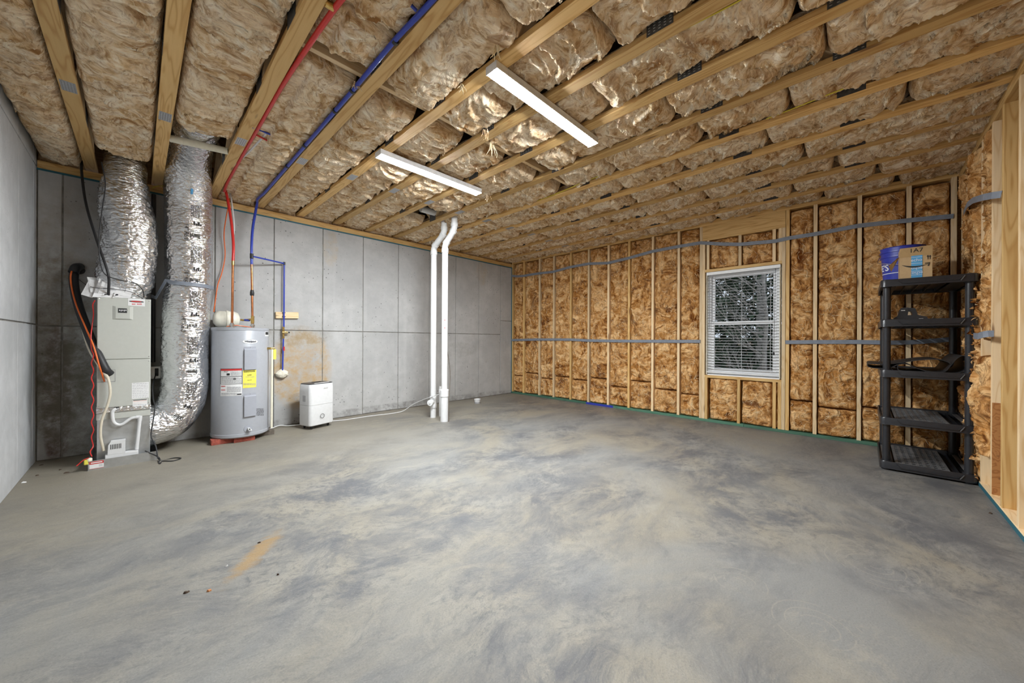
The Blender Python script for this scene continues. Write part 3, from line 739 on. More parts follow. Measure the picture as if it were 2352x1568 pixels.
bl = thing('venetian_blind', 'white slatted venetian blind hanging open across the window', 'blind', (XI + .03, (WY0 + WY1) / 2, WZ0 + .03))
by0, by1 = .79, 1.683; bx = XI + .028
MB().box((bx - .03, by0, 2.168), (bx + .028, by1, 2.212), .003).build('head_rail', M['blind'], bl)
MB().box((bx - .014, by0 + .006, .728), (bx + .014, by1 - .006, .744), .003).build('bottom_rail', M['blind'], bl)
sl = None; nsl = 36
for k in range(nsl):
    z = .765 + k * (2.150 - .765) / (nsl - 1)
    if sl is None:
        pr = [(bx - .0125, z - .0026), (bx, z + .0010), (bx + .0125, z + .0014), (bx + .0125, z + .0004), (bx, z), (bx - .0125, z - .0036)]
        sl = MB().prism(pr, 'y', by0 + .008, by1 - .008).build('slat', M['blind'], bl); zfirst = z
    else:
        c_ = sl.copy(); COL.objects.link(c_); c_.parent = bl; c_.location = (0, 0, z - zfirst)
for y in (.90, 1.235, 1.58):
    for dx in (-.0135, .0135): MB().tube([(bx + dx, y, .735), (bx + dx, y, 2.17)], .0011, 5).build('ladder_cord', M['blind'], bl)
MB().tube([(bx - .022, 1.640, 2.165), (bx - .024, 1.640, 1.38)], .004, 8).build('tilt_wand', M['greyink'], bl)
MB().tube([(bx - .02, .845, 2.165), (bx - .021, .86, 1.05)], .0022, 6).lathe([(.004, 0), (.010, .01), (.010, .03), (.003, .045)], (bx - .021, .86, 1.01), 10).build('lift_cord', M['ink'], bl)

# outdoors: sloping litter ground, woodland evergreens, a bare sapling by the window
yard = MB(); gx = np.linspace(XI + .4, 34, 26); gy = np.linspace(-14, 22, 26)
def gz(x, y): return -.35 + (x - 6.3) * .065 + .12 * math.sin(x * 1.3 + y * .7) * min(1, (x - 6) / 4)
vs = [(x, y, gz(x, y)) for x in gx for y in gy]; yard.add(vs, [(i * 26 + j, (i + 1) * 26 + j, (i + 1) * 26 + j + 1, i * 26 + j + 1) for i in range(25) for j in range(25)])
tag(yard.build('yard_ground', M['soil'], None, 60, org=(0, 0, 0)), 'leaf-strewn yard rising outside the window', 'ground', kind='structure')
def evergreen(x, y, H_, R_, seed, label):
    rr = np.random.RandomState(seed); zg = gz(x, y)
    t = thing('evergreen_tree', label, 'tree', (x, y, zg), 'evergreens beyond the window')
    MB().tube([(x, y, zg - .1), (x + .05, y, zg + H_ * .5), (x, y, zg + H_)], .12, 8, rs=[.14, .09, .02]).build('trunk', M['bark'], t, 60)
    n = 4200; hh = rr.uniform(.02, 1, n) ** 1.15; rad = R_ * (1 - hh ** 3) * np.sqrt(rr.uniform(.05, 1, n)); an = rr.uniform(0, 6.283, n)
    C_ = np.stack([x + rad * np.cos(an), y + rad * np.sin(an), zg + .1 + hh * H_], -1); sz = rr.uniform(.10, .24, n)
    out = np.stack([np.cos(an), np.sin(an), rr.uniform(-.7, .1, n)], -1); out /= np.linalg.norm(out, axis=1, keepdims=True)
    side = np.cross(out, rr.normal(size=(n, 3))); side /= np.linalg.norm(side, axis=1, keepdims=True)
    V_ = np.stack([C_ - side * sz[:, None] * .35, C_ + out * sz[:, None] * 1.3, C_ + side * sz[:, None] * .35], 1).reshape(-1, 3)
    me = bpy.data.meshes.new('foliage'); o0 = np.array(ORG[t]); me.from_pydata((V_ - o0).tolist(), [], [(3 * i, 3 * i + 1, 3 * i + 2) for i in range(n)])
    link('foliage', me, M['leaf'], t)
EV = [(11.2, 1.9, 8.5, 1.25, 'nearest dark evergreen straight out through the window'), (11.8, 4.6, 8.8, 1.3, 'dark evergreen at the left side of the window view'), (11.6, -.9, 8.6, 1.3, 'dark evergreen off the right side of the window view'),
      (14.6, 3.3, 11.0, 1.35, 'tall evergreen behind the left gap in the woods'), (14.4, .5, 11.0, 1.35, 'tall evergreen behind the right gap in the woods'), (14.8, 6.2, 11, 1.35, 'farthest left tall evergreen in the woods'),
      (17.8, 1.9, 13, 1.5, 'farthest evergreen in the middle of the woods'), (17.9, 4.9, 13, 1.5, 'farthest evergreen left of the middle of the woods'), (17.6, -1.2, 13, 1.5, 'farthest evergreen right of the middle of the woods')]
for i, (x, y, H_, R_, lb_) in enumerate(EV): evergreen(x, y, H_, R_, 40 + i, lb_)
q = pX(1757, 800, 8.6); sx_, sy_ = q.x, q.y
t = thing('bare_sapling', 'bare pale branching sapling just outside the window', 'tree', (sx_, sy_, gz(sx_, sy_)))
rr = random.Random(3); mbt = MB(); mbb = MB()
tp = [(sx_, sy_, gz(sx_, sy_) - .05)] + [(sx_ + rr.uniform(-.03, .03), sy_ + rr.uniform(-.03, .03), z) for z in (.4, 1.0, 1.6, 2.3, 3.1, 4.0)]
sp_ = spline(tp, 5); mbt.tube(sp_, .05, 8, rs=[.048 * (1 - .7 * i / len(sp_)) for i in range(len(sp_))]); mbt.build('trunk', M['bark'], t, 60)
def branch(p, d, ln, r, depth):
    pts = [Vector(p)]
    for i in range(5):
        d = (d + Vector((rr.uniform(-.22, .22), rr.uniform(-.22, .22), rr.uniform(-.12, .20)))).normalized(); pts.append(pts[-1] + d * ln / 5)
    mbb.tube(spline(pts, 2), r, 5, rs=[r * (1 - .75 * i / 10) for i in range(11)])
    if depth:
        for k in range(rr.randint(3, 5)):
            i = rr.randint(1, 4); dd = (d + Vector((rr.uniform(-.9, .9), rr.uniform(-.9, .9), rr.uniform(-.3, .7)))).normalized(); branch(pts[i], dd, ln * rr.uniform(.35, .6), r * .55, depth - 1)
for k in range(30):
    z = .2 + k * .11 + rr.uniform(-.05, .05); a = rr.uniform(1.0, 2.6) if k % 4 else rr.uniform(-2.4, -.6)
    branch((sx_, sy_, z), Vector((math.cos(a) * .8, math.sin(a), rr.uniform(.25, 1.0))).normalized(), rr.uniform(.7, 1.5), .014, 2)
mbb.build('branches', M['bark'], t, 60)

# ================================================================== ceiling light fixtures
def fixture(x0, x1, y0, y1, label):
    t = thing('ceiling_light', label, 'light fixture', ((x0 + x1) / 2, (y0 + y1) / 2, ZS - .062), 'strip lights on the ceiling')
    ym = (y0 + y1) / 2; zt = ZS - .001
    MB().prism([(y0 - .004, zt), (y0 - .004, zt - .032), (y0 + .012, zt - .040), (y1 - .012, zt - .040), (y1 + .004, zt - .032), (y1 + .004, zt)], 'x', x0, x1).box((x0, y0 - .004, zt - .047), (x1, y0 - .001, zt - .03)).box((x0, y1 + .001, zt - .047), (x1, y1 + .004, zt - .03)).build('housing', M['lamp_body'], t)
    for xx in (x0 - .004, x1): MB().box((xx, y0 - .005, zt - .052), (xx + .004, y1 + .005, zt), .001).build('end_cap', M['lamp_body'], t)
    w = (y1 - y0) / 2
    for c in (y0 + w * .5, y0 + w * 1.5):
        pr = [(c + w * .44 * math.cos(a), zt - .040 - .015 * math.sin(a)) for a in [math.pi * i / 10 for i in range(11)]]
        MB().prism(pr, 'x', x0 + .003, x1 - .003).build('lens', M['lamp'], t, 50)
    return t
fixture(1.545, 2.735, 1.645, 1.735, 'nearer twin strip light glowing white across the trusses')
fixture(1.535, 2.742, 3.165, 3.270, 'farther glowing strip light, above the white vent pipes')

# ================================================================== air handler corner
AX0, AX1, AY0, AY1 = -.267, .088, 5.10, 5.64
pan = thing('drain_pan', 'shallow galvanised drain pan under the air handler', 'pan', ((AX0 + AX1) / 2, 5.33, 0))
px0, px1, py0, py1 = -.314, .136, 5.0, 5.68
MB().box((px0, py0, 0), (px1, py1, .003)).build('base', M['galv'], pan)
MB().box((px0, py0, .003), (px1, py0 + .003, .085)).box((px0, py1 - .003, .003), (px1, py1, .085)).box((px0, py0, .003), (px0 + .003, py1, .085)).box((px1 - .003, py0, .003), (px1, py1, .085)).build('rim', M['galv'], pan)
lb = MB().box((px0 + .012, py0 - .001, .012), (px0 + .098, py0, .078)).build('label', M['paper'], pan)
MB().box((px0 + .012, py0 - .0016, .054), (px0 + .098, py0 - .001, .078)).box((px0 + .012, py0 - .0016, .012), (px0 + .098, py0 - .001, .0145)).build('red_band', M['redink'], lb)
MB().box((px0 + .02, py0 - .002, .062), (px0 + .09, py0 - .0016, .071)).build('title', M['paper'], lb)
mb = MB()
for k in range(4): mb.box((px0 + .068, py0 - .0014, .026 + k * .006), (px0 + .092, py0 - .001, .028 + k * .006))
mb.build('print', M['greyink'], lb)

ah = thing('air_handler', 'tall beige-grey air handler cabinet standing in the corner', 'air handler', ((AX0 + AX1) / 2, 5.37, .004))
MB().box((AX0 + .002, AY0 + .012, .004), (AX1 - .002, AY1, .535), .003).build('return_plenum', M['galv'], ah)
MB().box((AX0, AY0 + .008, .54), (AX1, AY1, 1.583), .004).build('cabinet', M['ah_grey'], ah)
for za, zb, nm in ((.997, 1.580, 'upper_panel'), (.543, .990, 'lower_panel')):
    p_ = MB().box((AX0 + .003, AY0, za), (AX1 - .003, AY0 + .009, zb), .003).build(nm, M['ah_grey'], ah)
    mb = MB()
    for x in (AX0 + .014, AX1 - .014):
        for z in (za + .018, zb - .018): mb.lathe([(.004, 0), (.004, -.002), (.001, -.003)], (x, AY0, z), 8, 'y')
    mb.build('screws', M['chrome'], p_)
F = lambda x, y, Y=AY0: pY(x, y, Y)
def rect(mb, x0, y0, x1, y1, d, Y=AY0, t=.0008):
    p, q = F(x0, y1, Y), F(x1, y0, Y); mb.box((p.x, Y - d - t, p.z), (q.x, Y - d, q.z)); return mb
p, q = F(258, 733), F(306, 704)
mb = MB(); mb.add([(p.x, AY0, p.z), (q.x, AY0, p.z), (q.x, AY0, q.z), (p.x, AY0, q.z), (p.x + .022, AY0 - .012, p.z + .008), (q.x - .022, AY0 - .012, p.z + .008), (q.x - .022, AY0 - .012, q.z - .006), (p.x + .022, AY0 - .012, q.z - .006)], [(0, 1, 5, 4), (1, 2, 6, 5), (2, 3, 7, 6), (3, 0, 4, 7), (4, 5, 6, 7)])
dp = mb.build('display_recess', M['ah_grey'], ah)
rect(MB(), 269, 707.5, 294, 719, .012, t=.001).build('display_bezel', M['ah_grey'], ah)
rect(MB(), 271, 708.5, 292, 718, .013).build('display', M['ink'], ah)
mb = MB()
for k in range(5): rect(mb, 274 + k * 3.6, 711, 275.8 + k * 3.6, 714 + (k % 2), .0142)
mb.build('display_marks', M['paper'], ah)
lg = rect(MB(), 294, 687, 333, 701.5, .0008).build('badge', M['paper'], ah)
c_ = F(313.5, 692.5); mb = MB(); mb.add([(c_.x + .052 * math.cos(a), AY0 - .0022, c_.z + .0085 * math.sin(a)) for a in [6.283 * i / 24 for i in range(24)]], [tuple(range(24))]); mb.build('badge_oval', M['ink'], lg)
c2 = F(313, 692.3); mb = MB(); mb.add([(c2.x + .036 * math.cos(a), AY0 - .0026, c2.z + .0058 * math.sin(a)) for a in [6.283 * i / 24 for i in range(24)]], [tuple(range(24))]); mb.build('badge_name', M['redink'], lg)
mb = MB()
for k in range(8):
    if k != 3: rect(mb, 303 + k * 2.9, 697, 305 + k * 2.9, 699.5, .0017)
mb.build('badge_print', M['redink'], lg)
for (x0, y0, x1, y1, nm, rows) in ((302.5, 877, 342, 916, 'rating_label', 9), (304.5, 916.5, 338.5, 937.5, 'warning_label', 4)):
    l_ = rect(MB(), x0, y0, x1, y1, .0006).build(nm, M['paper'], ah)
    mb = MB(); st = (y1 - y0) / (rows + 1)
    for k in range(rows):
        yy = y0 + st * (k + .7)
        if nm == 'warning_label' and k < 2: continue
        xx = x0 + 2
        while xx < x1 - 3:
            w_ = rng.uniform(2, 9); w_ = min(w_, x1 - 2 - xx); rect(mb, xx, yy, xx + w_, yy + st * .28, .0014); xx += w_ + 1.2
    mb.build('print', M['greyink'], l_)
    if nm == 'warning_label':
        rect(MB(), x0 + 1.5, 917.5, x1 - 1.5, 918.6, .0014).build('ink_line', M['ink'], l_)
        rect(rect(MB(), x0 + 1.5, 919, x1 - 1.5, 922, .0014), x0 + 1.5, 923.5, x1 - 1.5, 926, .0014).build('orange_bars', M['orangeink'], l_)
rect(MB(), 262, 934, 274, 943, .0006, t=.0006).build('drain_opening', M['ink'], ah)
rect(rect(rect(MB(), 222.5, 849, 265, 850, .0006), 264, 849, 265, 876, .0006), 222.5, 876, 265, 877, .0006).build('hatch_seam', M['greyink'], ah)
# crumpled foil tape between cabinet and plenum
mb = MB(); 
P_ = np.array([[(AX0 - .002 + (AX1 - AX0 + .004) * i / 60, AY0 - .0005 - .004 * abs(math.sin(i * 2.7) * math.cos(i * .9 + j)) + (.008 if j > 4 else 0), .495 + j * .0085) for j in range(8)] for i in range(61)])
grid_obj('foil_tape', P_ - np.array(ORG[ah]), M['foil'], ah)
mb = MB().box((AX0 - .001, AY0 + .006, .43), (AX1 + .001, AY0 + .0115, .50)); mb.build('tape_band', M['ah_grey'], ah)

# condensate pump, trap and hose
cp = thing('condensate_pump', 'white condensate pump with vent slots sitting in the drain pan', 'pump', (-.13, 5.05, .004))
yP = 5.022
p, q = pY(241, 1054, yP), pY(318, 1042, yP)
bz = .085
MB().box((p.x, yP + .001, .004), (q.x, yP + .075, .112), .004).build('reservoir', M['pvc'], cp)
a_, b2 = pY(247, 1020, yP), pY(288, 1020, yP)
hs = MB().prism([(a_.x, .112), (b2.x, .112), (b2.x, .232), (a_.x + .02, .232), (a_.x + .004, .20)], 'y', yP, yP + .072).build('motor_housing', M['pvc'], cp)
mb = MB()
for k in range(7):
    x = a_.x + .018 + k * .0105; mb.box((x, yP - .001, .160), (x + .005, yP + .0005, .205))
mb.build('vent_slots', M['ink'], hs)
pts = [F(267, 938, 5.085), F(261, 942, 5.08), F(258, 950, 5.08), F(262, 970, 5.08), F(278, 975, 5.08), F(300, 961, 5.08), F(315, 958, 5.08)]
tr = thing('condensate_trap', 'white plastic condensate trap pipe curling below the cabinet', 'pipe', (0, 5.08, .1))
MB().tube(spline(pts, 6), .0135, 12).build('trap_bend', M['pvc'], tr, 60)
e_ = F(321.5, 957.5, 5.08)
MB().tube([e_ + Vector((-.028, 0, .002)), e_ + Vector((.002, 0, .0))], .0165, 12).tube([e_ + Vector((.0, 0, .012)), e_ + Vector((-.002, 0, -.035))], .0165, 12).build('elbow', M['pvc'], tr, 60)
MB().tube([e_ + Vector((-.002, 0, -.03)), Vector((F(314, 1030, 5.065).x, 5.065, .115))], .0135, 12).build('drop_pipe', M['pvc'], tr, 60)
o = MB().tube(spline([F(248, 868, 5.06), F(252, 885, 5.05), F(253, 905, 5.045), F(247, 930, 5.045), F(234, 965, 5.045), F(231, 1000, 5.045), F(238, 1035, 5.05)], 6), .010, 10).build('drain_hose', M['beige_hose'], None, 60)
tag(o, 'beige condensate hose hanging down the front of the air handler', 'hose')
# line set from the wall sleeve into the cabinet
ls = thing('refrigerant_line', 'thick black insulated refrigerant line dropping from the wall into the cabinet', 'pipe', F(250, 858, 5.1))
pth = [pY(183, 612, 5.72), pY(172, 622, 5.62), pY(170, 650, 5.55), pY(180, 700, 5.42), pY(203, 765, 5.22), pY(225, 815, 5.10), pY(242, 848, 5.07), pY(252, 858, 5.10)]
MB().tube(spline(pth, 8), .033, 16).build('foam_sleeve', M['black'], ls, 60)
MB().tube(spline([pY(183, 612, 5.70), pY(174, 614, 5.60), pY(168, 626, 5.57)], 5), .036, 12).build('taped_end', M['black'], ls, 60)
op = [pY(180, 610, 5.64), pY(165, 622, 5.55), pY(163, 650, 5.50), pY(175, 700, 5.36), pY(198, 755, 5.17), pY(215, 795, 5.06), pY(228, 840, 5.03), pY(240, 876, 5.09)]
MB().tube(spline(op, 8), .0062, 10).build('orange_cable', M['orange'], ls, 60)
hp = [pY(170, 640, 5.58), pY(176, 690, 5.48), pY(188, 745, 5.32), pY(205, 800, 5.16), pY(225, 835, 5.07), pY(248, 868, 5.06)]
MB().tube(spline(hp, 8), .012, 10).build('drain_hose', M['beige_hose'], ls, 60)
mb = MB().lathe([(.030, 0), (.044, -.004), (.042, -.012), (.03, -.012)], pY(181, 620, YC + .002), 16, 'y')
mb.build('wall_sleeve', M['black'], ls, 60)
rw = [pY(218, 690, 5.09), pY(213, 700, 5.12), pY(215, 720, 5.14), pY(212, 745, 5.14)] + [pY(212 + (3.2 if k % 2 else -2.2), 800 + k * 17, 5.07) for k in range(13)] + [pY(214, 1024, 5.07), pY(207, 1037, 5.03), pY(211, 1048, 4.99)]
o = MB().tube(spline(rw[:4] + [pY(209, 770, 5.1)] + rw[4:], 4), .0042, 8).build('red_wire', M['red'], None, 60)
tag(o, 'thin kinked red wire hanging left of the air handler', 'wire')
cl = thing('float_switch', 'yellow and cream float switch clipped on the pan corner with a red lead', 'switch', (px0 - .01, 5.01, 0))
c0 = pY(205, 1052, 4.99); c0.z = max(c0.z, .05)
MB().lathe([(.010, -.015), (.018, -.01), (.018, .012), (.012, .018)], (px0 + .012, 5.0, .098), 10).build('body', M['cream'], cl, 50)
MB().box((px0 - .02, 4.985, .06), (px0 + .006, 5.003, .105), .006).build('clip', M['ylabel'], cl)
MB().tube(spline([(px0 + .01, 4.99, .12), (px0 - .02, 4.98, .11), (px0 - .05, 4.97, .08), (px0 - .06, 4.965, .07)], 4), .004, 6).build('lead', M['red'], cl, 60)

# papers fanned out on the cabinet top
def sheet(pts, m, nm, label):
    mb = MB(); n = len(pts); up = Vector((0, 0, .0012))
    mb.add([Vector(p) for p in pts] + [Vector(p) + up for p in pts], [tuple(range(n))[::-1], tuple(range(n, 2 * n))] + [(i, (i + 1) % n, n + (i + 1) % n, n + i) for i in range(n)])
    return tag(mb.build(nm, m), label, 'paper', 'papers on the air handler')
zt = 1.585
sheet([pY(200, 636, 5.30), pY(228, 638, 5.32), pY(243, 675, 5.12), pY(208, 671, 5.14)], M['paper'], 'manual_sheet', 'blank grey sheet at the left back of the papers on the cabinet')
sheet([pY(186, 676, 5.15), pY(205, 641, 5.27), pY(228, 650, 5.25), pY(212, 684, 5.10)], M['paper'], 'manual_sheet', 'folded blank sheet overhanging the cabinet top left corner')
s1 = sheet([pY(212, 682, 5.085), pY(229, 638, 5.24), pY(313, 644, 5.28), pY(300, 684, 5.12)], M['paper'], 'manual_sheet', 'large printed manual sheet leaning against the foil duct')
mb = MB()
def onsheet(u, v, lift=.003):   # bilinear over the printed sheet
    A, B, C, D = pY(212, 682, 5.085), pY(229, 638, 5.24), pY(313, 644, 5.28), pY(300, 684, 5.12)
    p = A * (1 - u) * (1 - v) + D * u * (1 - v) + B * (1 - u) * v + C * u * v; return p + Vector((0, -lift, lift))
def sq(mb, u0, v0, u1, v1): mb.add([onsheet(u0, v0), onsheet(u1, v0), onsheet(u1, v1), onsheet(u0, v1)], [(0, 1, 2, 3)])
for k in range(3): sq(mb, .02 + k * .035, .2, .03 + k * .035, .75)
sq(mb, .06, .72, .10, .92); sq(mb, .62, .45, .65, .85); sq(mb, .78, .3, .80, .85)
for k in range(10): sq(mb, .2, .35 + k * .055, .2 + rng.uniform(.25, .38), .365 + k * .055)
for k in range(7): sq(mb, .68, .4 + k * .06, .76, .415 + k * .06)
mb.build('print', M['greyink'], s1)
for (x0, y0, x1, y1, lab) in ((232, 671, 250, 683, 'small card with black print at the left of the cabinet top'), (258, 671, 276, 684, 'small card with black print at the middle of the cabinet top')):
    s_ = sheet([pY(x0, y1, 5.09), pY(x1, y1 - 2, 5.10), pY(x1 - 3, y0, 5.14), pY(x0 + 6, y0, 5.13)], M['paper'], 'instruction_card', lab)
    MB().add([pY(x0 + 6, y1 - 5, 5.085), pY(x1 - 4, y1 - 6, 5.085), pY(x1 - 5, y0 + 4, 5.085), pY(x0 + 8, y0 + 4, 5.085)], [(0, 1, 2, 3)]).build('print', M['ink'], s_)

# ---- foil ducts
def duct_frames(path, sub=14):
    P = spline(path, sub); m = len(P); T = [(P[min(i + 1, m - 1)] - P[max(i - 1, 0)]).normalized() for i in range(m)]
    nn = Vector((0, -1, 0)) if abs(T[0].y) < .7 else Vector((0, 0, -1)); Fs = []; acc = [0.0]
    for i in range(m):
        nn = (nn - T[i] * nn.dot(T[i])).normalized(); Fs.append((P[i], nn.copy(), T[i].cross(nn)))
        if i: acc.append(acc[-1] + (P[i] - P[i - 1]).length)
    return Fs, acc
def at_s(Fs, acc, s):
    i = max(0, min(len(acc) - 2, int(np.searchsorted(acc, s)) - 1)); t = (s - acc[i]) / max(1e-6, acc[i + 1] - acc[i])
    A, B = Fs[i], Fs[i + 1]; return tuple(A[k].lerp(B[k], t) for k in range(3))
def duct(name, Fs, acc, rfun, m, parent, amp, res=.006, na=150, sd=3, s0=0, s1=None, ribs=0):
    s1 = s1 or acc[-1]; ns = int((s1 - s0) / res); S_ = np.linspace(s0, s1, ns); A_ = np.linspace(0, 2 * np.pi, na)
    ss, aa = np.meshgrid(S_, A_, indexing='ij'); ca = np.minimum(aa, 2 * np.pi - aa)
    w = fbm(ss * 6, ca * 1.2, sd, 3) - .5
    wr_ = ridged(ss * 22 + w * 6, ca * 2.0 + w * 2, sd + 5, 4) - .55
    big = fbm(ss * 4, np.cos(aa) * 1.2 + np.sin(aa) * 1.7 + 5, sd + 9, 2) - .5
    R_ = np.array([rfun(s) for s in S_])[:, None] + amp * wr_ + amp * .9 * big + amp * .5 * (ridged(ss * 60, ca * 9, sd + 15, 2) - .5)
    if ribs: R_ = R_ + .003 * np.sin(ss * ribs)
    P_ = np.zeros((ns, na, 3))
    for i, s in enumerate(S_):
        c0, n0, b0 = at_s(Fs, acc, s); P_[i] = np.array(c0) + np.cos(A_)[:, None] * R_[i][:, None] * np.array(n0) + np.sin(A_)[:, None] * R_[i][:, None] * np.array(b0)
    P_[:, -1] = P_[:, 0]
    return grid_obj(name, P_ - np.array(ORG[parent]), m, parent)
d1 = thing('flexible_duct', 'bulging silver foil duct rising straight from the air handler', 'duct', (-.08, 5.36, 1.585), 'foil supply ducts')
Fs, acc = duct_frames([(-.09, 5.36, 1.58), (-.085, 5.36, 1.8), (-.06, 5.37, 2.2), (-.09, 5.37, 2.6), (-.092, 5.38, 3.0)])
def r1(s): return .135 + .065 * min(1, s / .16) if s < .16 else (.2 if s < .85 else .2 - .035 * min(1, (s - .85) / .3))
duct('foil_jacket', Fs, acc, r1, M['foil'], d1, .020, s1=1.19, sd=3)
duct('ribbed_core', Fs, acc, lambda s: .152, M['foil_inner'], d1, .003, s0=1.16, s1=acc[-1], sd=8, ribs=420)
d2 = thing('flexible_duct', 'long printed foil duct beside the water heater, elbowing into the cabinet base', 'duct', (.375, 5.4, .1), 'foil supply ducts')
Fs2, acc2 = duct_frames([(.365, 3.85, 3.14), (.365, 4.70, 3.14), (.37, 5.12, 3.03), (.385, 5.36, 2.72), (.395, 5.42, 2.35), (.395, 5.44, 1.9), (.38, 5.44, 1.5), (.37, 5.44, 1.1), (.372, 5.44, .80), (.345, 5.42, .52), (.25, 5.40, .335), (.10, 5.38, .275), (.0, 5.38, .265)])
def r2(s): return .172 if s < 1.15 else (.172 + .026 * min(1, (s - 1.15) / .5))
duct('foil_jacket', Fs2, acc2, r2, M['foil'], d2, .014, sd=23, na=170)
def onduct(s, a, lift=.014):
    c0, n0, b0 = at_s(Fs2, acc2, s); R_ = r2(s) + lift; return c0 + n0 * (R_ * math.cos(a)) + b0 * (R_ * math.sin(a))
# print along the duct: stacked text blocks facing the room
mb = MB()
def dq(mb, s0, s1, a0, a1):
    mb.add([onduct(s0, a0), onduct(s1, a0), onduct(s1, a1), onduct(s0, a1)], [(0, 1, 2, 3)])
s_top = 1.70; blk = 0; s = s_top
A0 = .02
sgn = 1 if (onduct(2.0, .3) - onduct(2.0, 0)).x > 0 else -1
while s < acc2[-1] - .35:
    for k in range(9):                    # columns of small print
        aa = sgn * (A0 + .05 + k * .05); t = s
        while t < s + .19:
            w_ = rng.uniform(.01, .04); dq(mb, t, min(t + w_, s + .19), aa, aa + .024); t += w_ + .006
    for k in range(4):                    # approval marks
        aa = sgn * (A0 + .18 + k * .09); dq(mb, s + .235 + .02 * (k % 2), s + .275, aa, aa + .06)
    for k in range(7):
        aa = sgn * (A0 + .02 + k * .06); dq(mb, s + .36, s + .36 + .055 * rng.uniform(.5, 1), aa, aa + .035)
    s += .50
mb.build('jacket_print', M['ink'], d2)
for s in (1.70 + .30, 2.20 + .30, 2.70 + .30):
    lettering('size_mark', '14" R6.0', .052, M['ink'], d2, lambda x, y, s=s: onduct(s + .06 + x, sgn * (A0 - .17 + y / .2), .016))
MB().add([onduct(1.48, .05 * sgn, .012), onduct(1.56, .03 * sgn, .012), onduct(1.56, .12 * sgn, .012), onduct(1.49, .14 * sgn, .012)], [(0, 1, 2, 3)]).build('blue_tape', M['tapeblue'], d2)
# grey hanger strap round the second duct
pts = []
q0 = pY(352, 680, 5.45)
for k in range(25):
    a = sgn * (-1.9 + k * .15); s_ = 2.53 + .10 * min(1, k / 8); pts.append(onduct(s_, a, .020))
o = MB().ribbon([Vector((.10, 5.62, 1.66)), Vector((.13, 5.45, 1.63))] + pts[6:], (0, 0, 1), .038, .003).build('duct_strap', M['strap'], None, 60)
tag(o, 'grey strap hung round the long printed foil duct', 'strap')
hp_ = MB().tube([(CH[1] + .046, pZ(385, 312, 2.97).y, 2.955), (CH[2] - .046, pZ(512, 340, 2.97).y, 2.955)], .030, 16).build('duct_support_pipe', M['cream'], None, 60)
tag(hp_, 'cream plastic pipe across the bay under the long foil duct', 'pipe')
# black cables from the ceiling, conduit and receptacle
o = MB().tube(spline([pY(187, 360, 5.66), pY(188, 400, 5.55), pY(198, 470, 5.42), pY(222, 550, 5.20), pY(243, 610, 5.10), pY(250, 640, 5.09), pY(249, 678, 5.12)], 8), .010, 10).build('power_cable', M['black'], None, 60)
tag(o, 'thick black cable falling from the sill to the cabinet top', 'cable')
o = MB().tube(spline([pY(233, 372, 5.14), pY(242, 425, 5.13), pY(232, 500, 5.11), pY(227, 560, 5.10), pY(232, 610, 5.08), pY(246, 633, 5.07), pY(285, 645, 5.06), pY(310, 650, 5.07), pY(327, 665, 5.08), pY(331, 683, 5.11)], 6), .0042, 8).build('thin_cable', M['black'], None, 60)
tag(o, 'thin black cable running down the bulging foil duct', 'cable')
o = MB().tube(spline([pY(180, 641, 5.55), pY(200, 655, 5.3), pY(222, 661, 5.09), pY(262, 664, 5.06), pY(300, 670, 5.07), pY(330, 687, 5.11)], 6), .003, 6).build('thin_cable', M['black'], None, 60)
tag(o, 'thin black cable looping from the refrigerant line over the papers', 'cable')
cx_ = pY(352, 700, 5.69).x
cd = thing('outlet_conduit', 'black conduit dropping to a metal outlet box behind the cabinet', 'conduit', (cx_, 5.69, .8))
MB().tube([(cx_, 5.69, .93), (cx_, 5.69, 2.80)], .020, 12).build('conduit', M['black_pl'], cd, 60)
a_, b2 = pY(345, 870, 5.68), pY(366, 841, 5.68)
bx_ = MB().box((a_.x, 5.665, a_.z), (b2.x + .02, 5.72, b2.z), .005).build('outlet_box', M['galv'], cd)
MB().box((a_.x + .035, 5.655, a_.z + .03), (a_.x + .065, 5.667, b2.z - .02), .004).build('plug', M['black'], cd)
o = MB().tube(spline([pY(358, 858, 5.62), pY(351, 885, 5.40), pY(352, 915, 5.25), pY(356, 935, 5.14), pY(352, 965, 5.10), pY(347, 1000, 5.08), pY(358, 1025, 5.0), (.15, 4.94, .006), (.25, 4.93, .005), (.30, 4.87, .005), (.24, 4.82, .005), (.17, 4.88, .005), (.15, 4.80, .005), (.142, 4.86, .005), (.145, 4.95, .03), (.05, 5.02, .10)], 6), .005, 8).build('pump_cord', M['black'], None, 60)
tag(o, 'black power cord looping onto the floor beside the drain pan', 'cord')

# ================================================================== water heater
WX, WYc, WR, WZa, WZb = .866, 5.405, .280, .058, 1.325
wh = thing('water_heater', 'grey cylindrical electric water heater standing on bricks', 'water heater', (WX, WYc, WZa))
MB().lathe([(WR - .012, WZa), (WR - .002, WZa + .006), (WR, WZa + .03), (WR, WZb - .03), (WR - .001, WZb - .028)], (WX, WYc, 0), 96).build('tank_jacket', M['wh_grey'], wh, 40)
MB().lathe([(WR + .003, WZb - .032), (WR + .004, WZb - .004), (WR - .004, WZb), (.001, WZb + .004)], (WX, WYc, 0), 96).build('top_cap', M['wh_grey'], wh, 40)
MB().lathe([(WR + .001, WZa + .045), (WR + .005, WZa + .042), (WR + .005, WZa + .012), (WR - .006, WZa)], (WX, WYc, 0), 96, cap=False).build('base_band', M['wh_grey'], wh, 40)
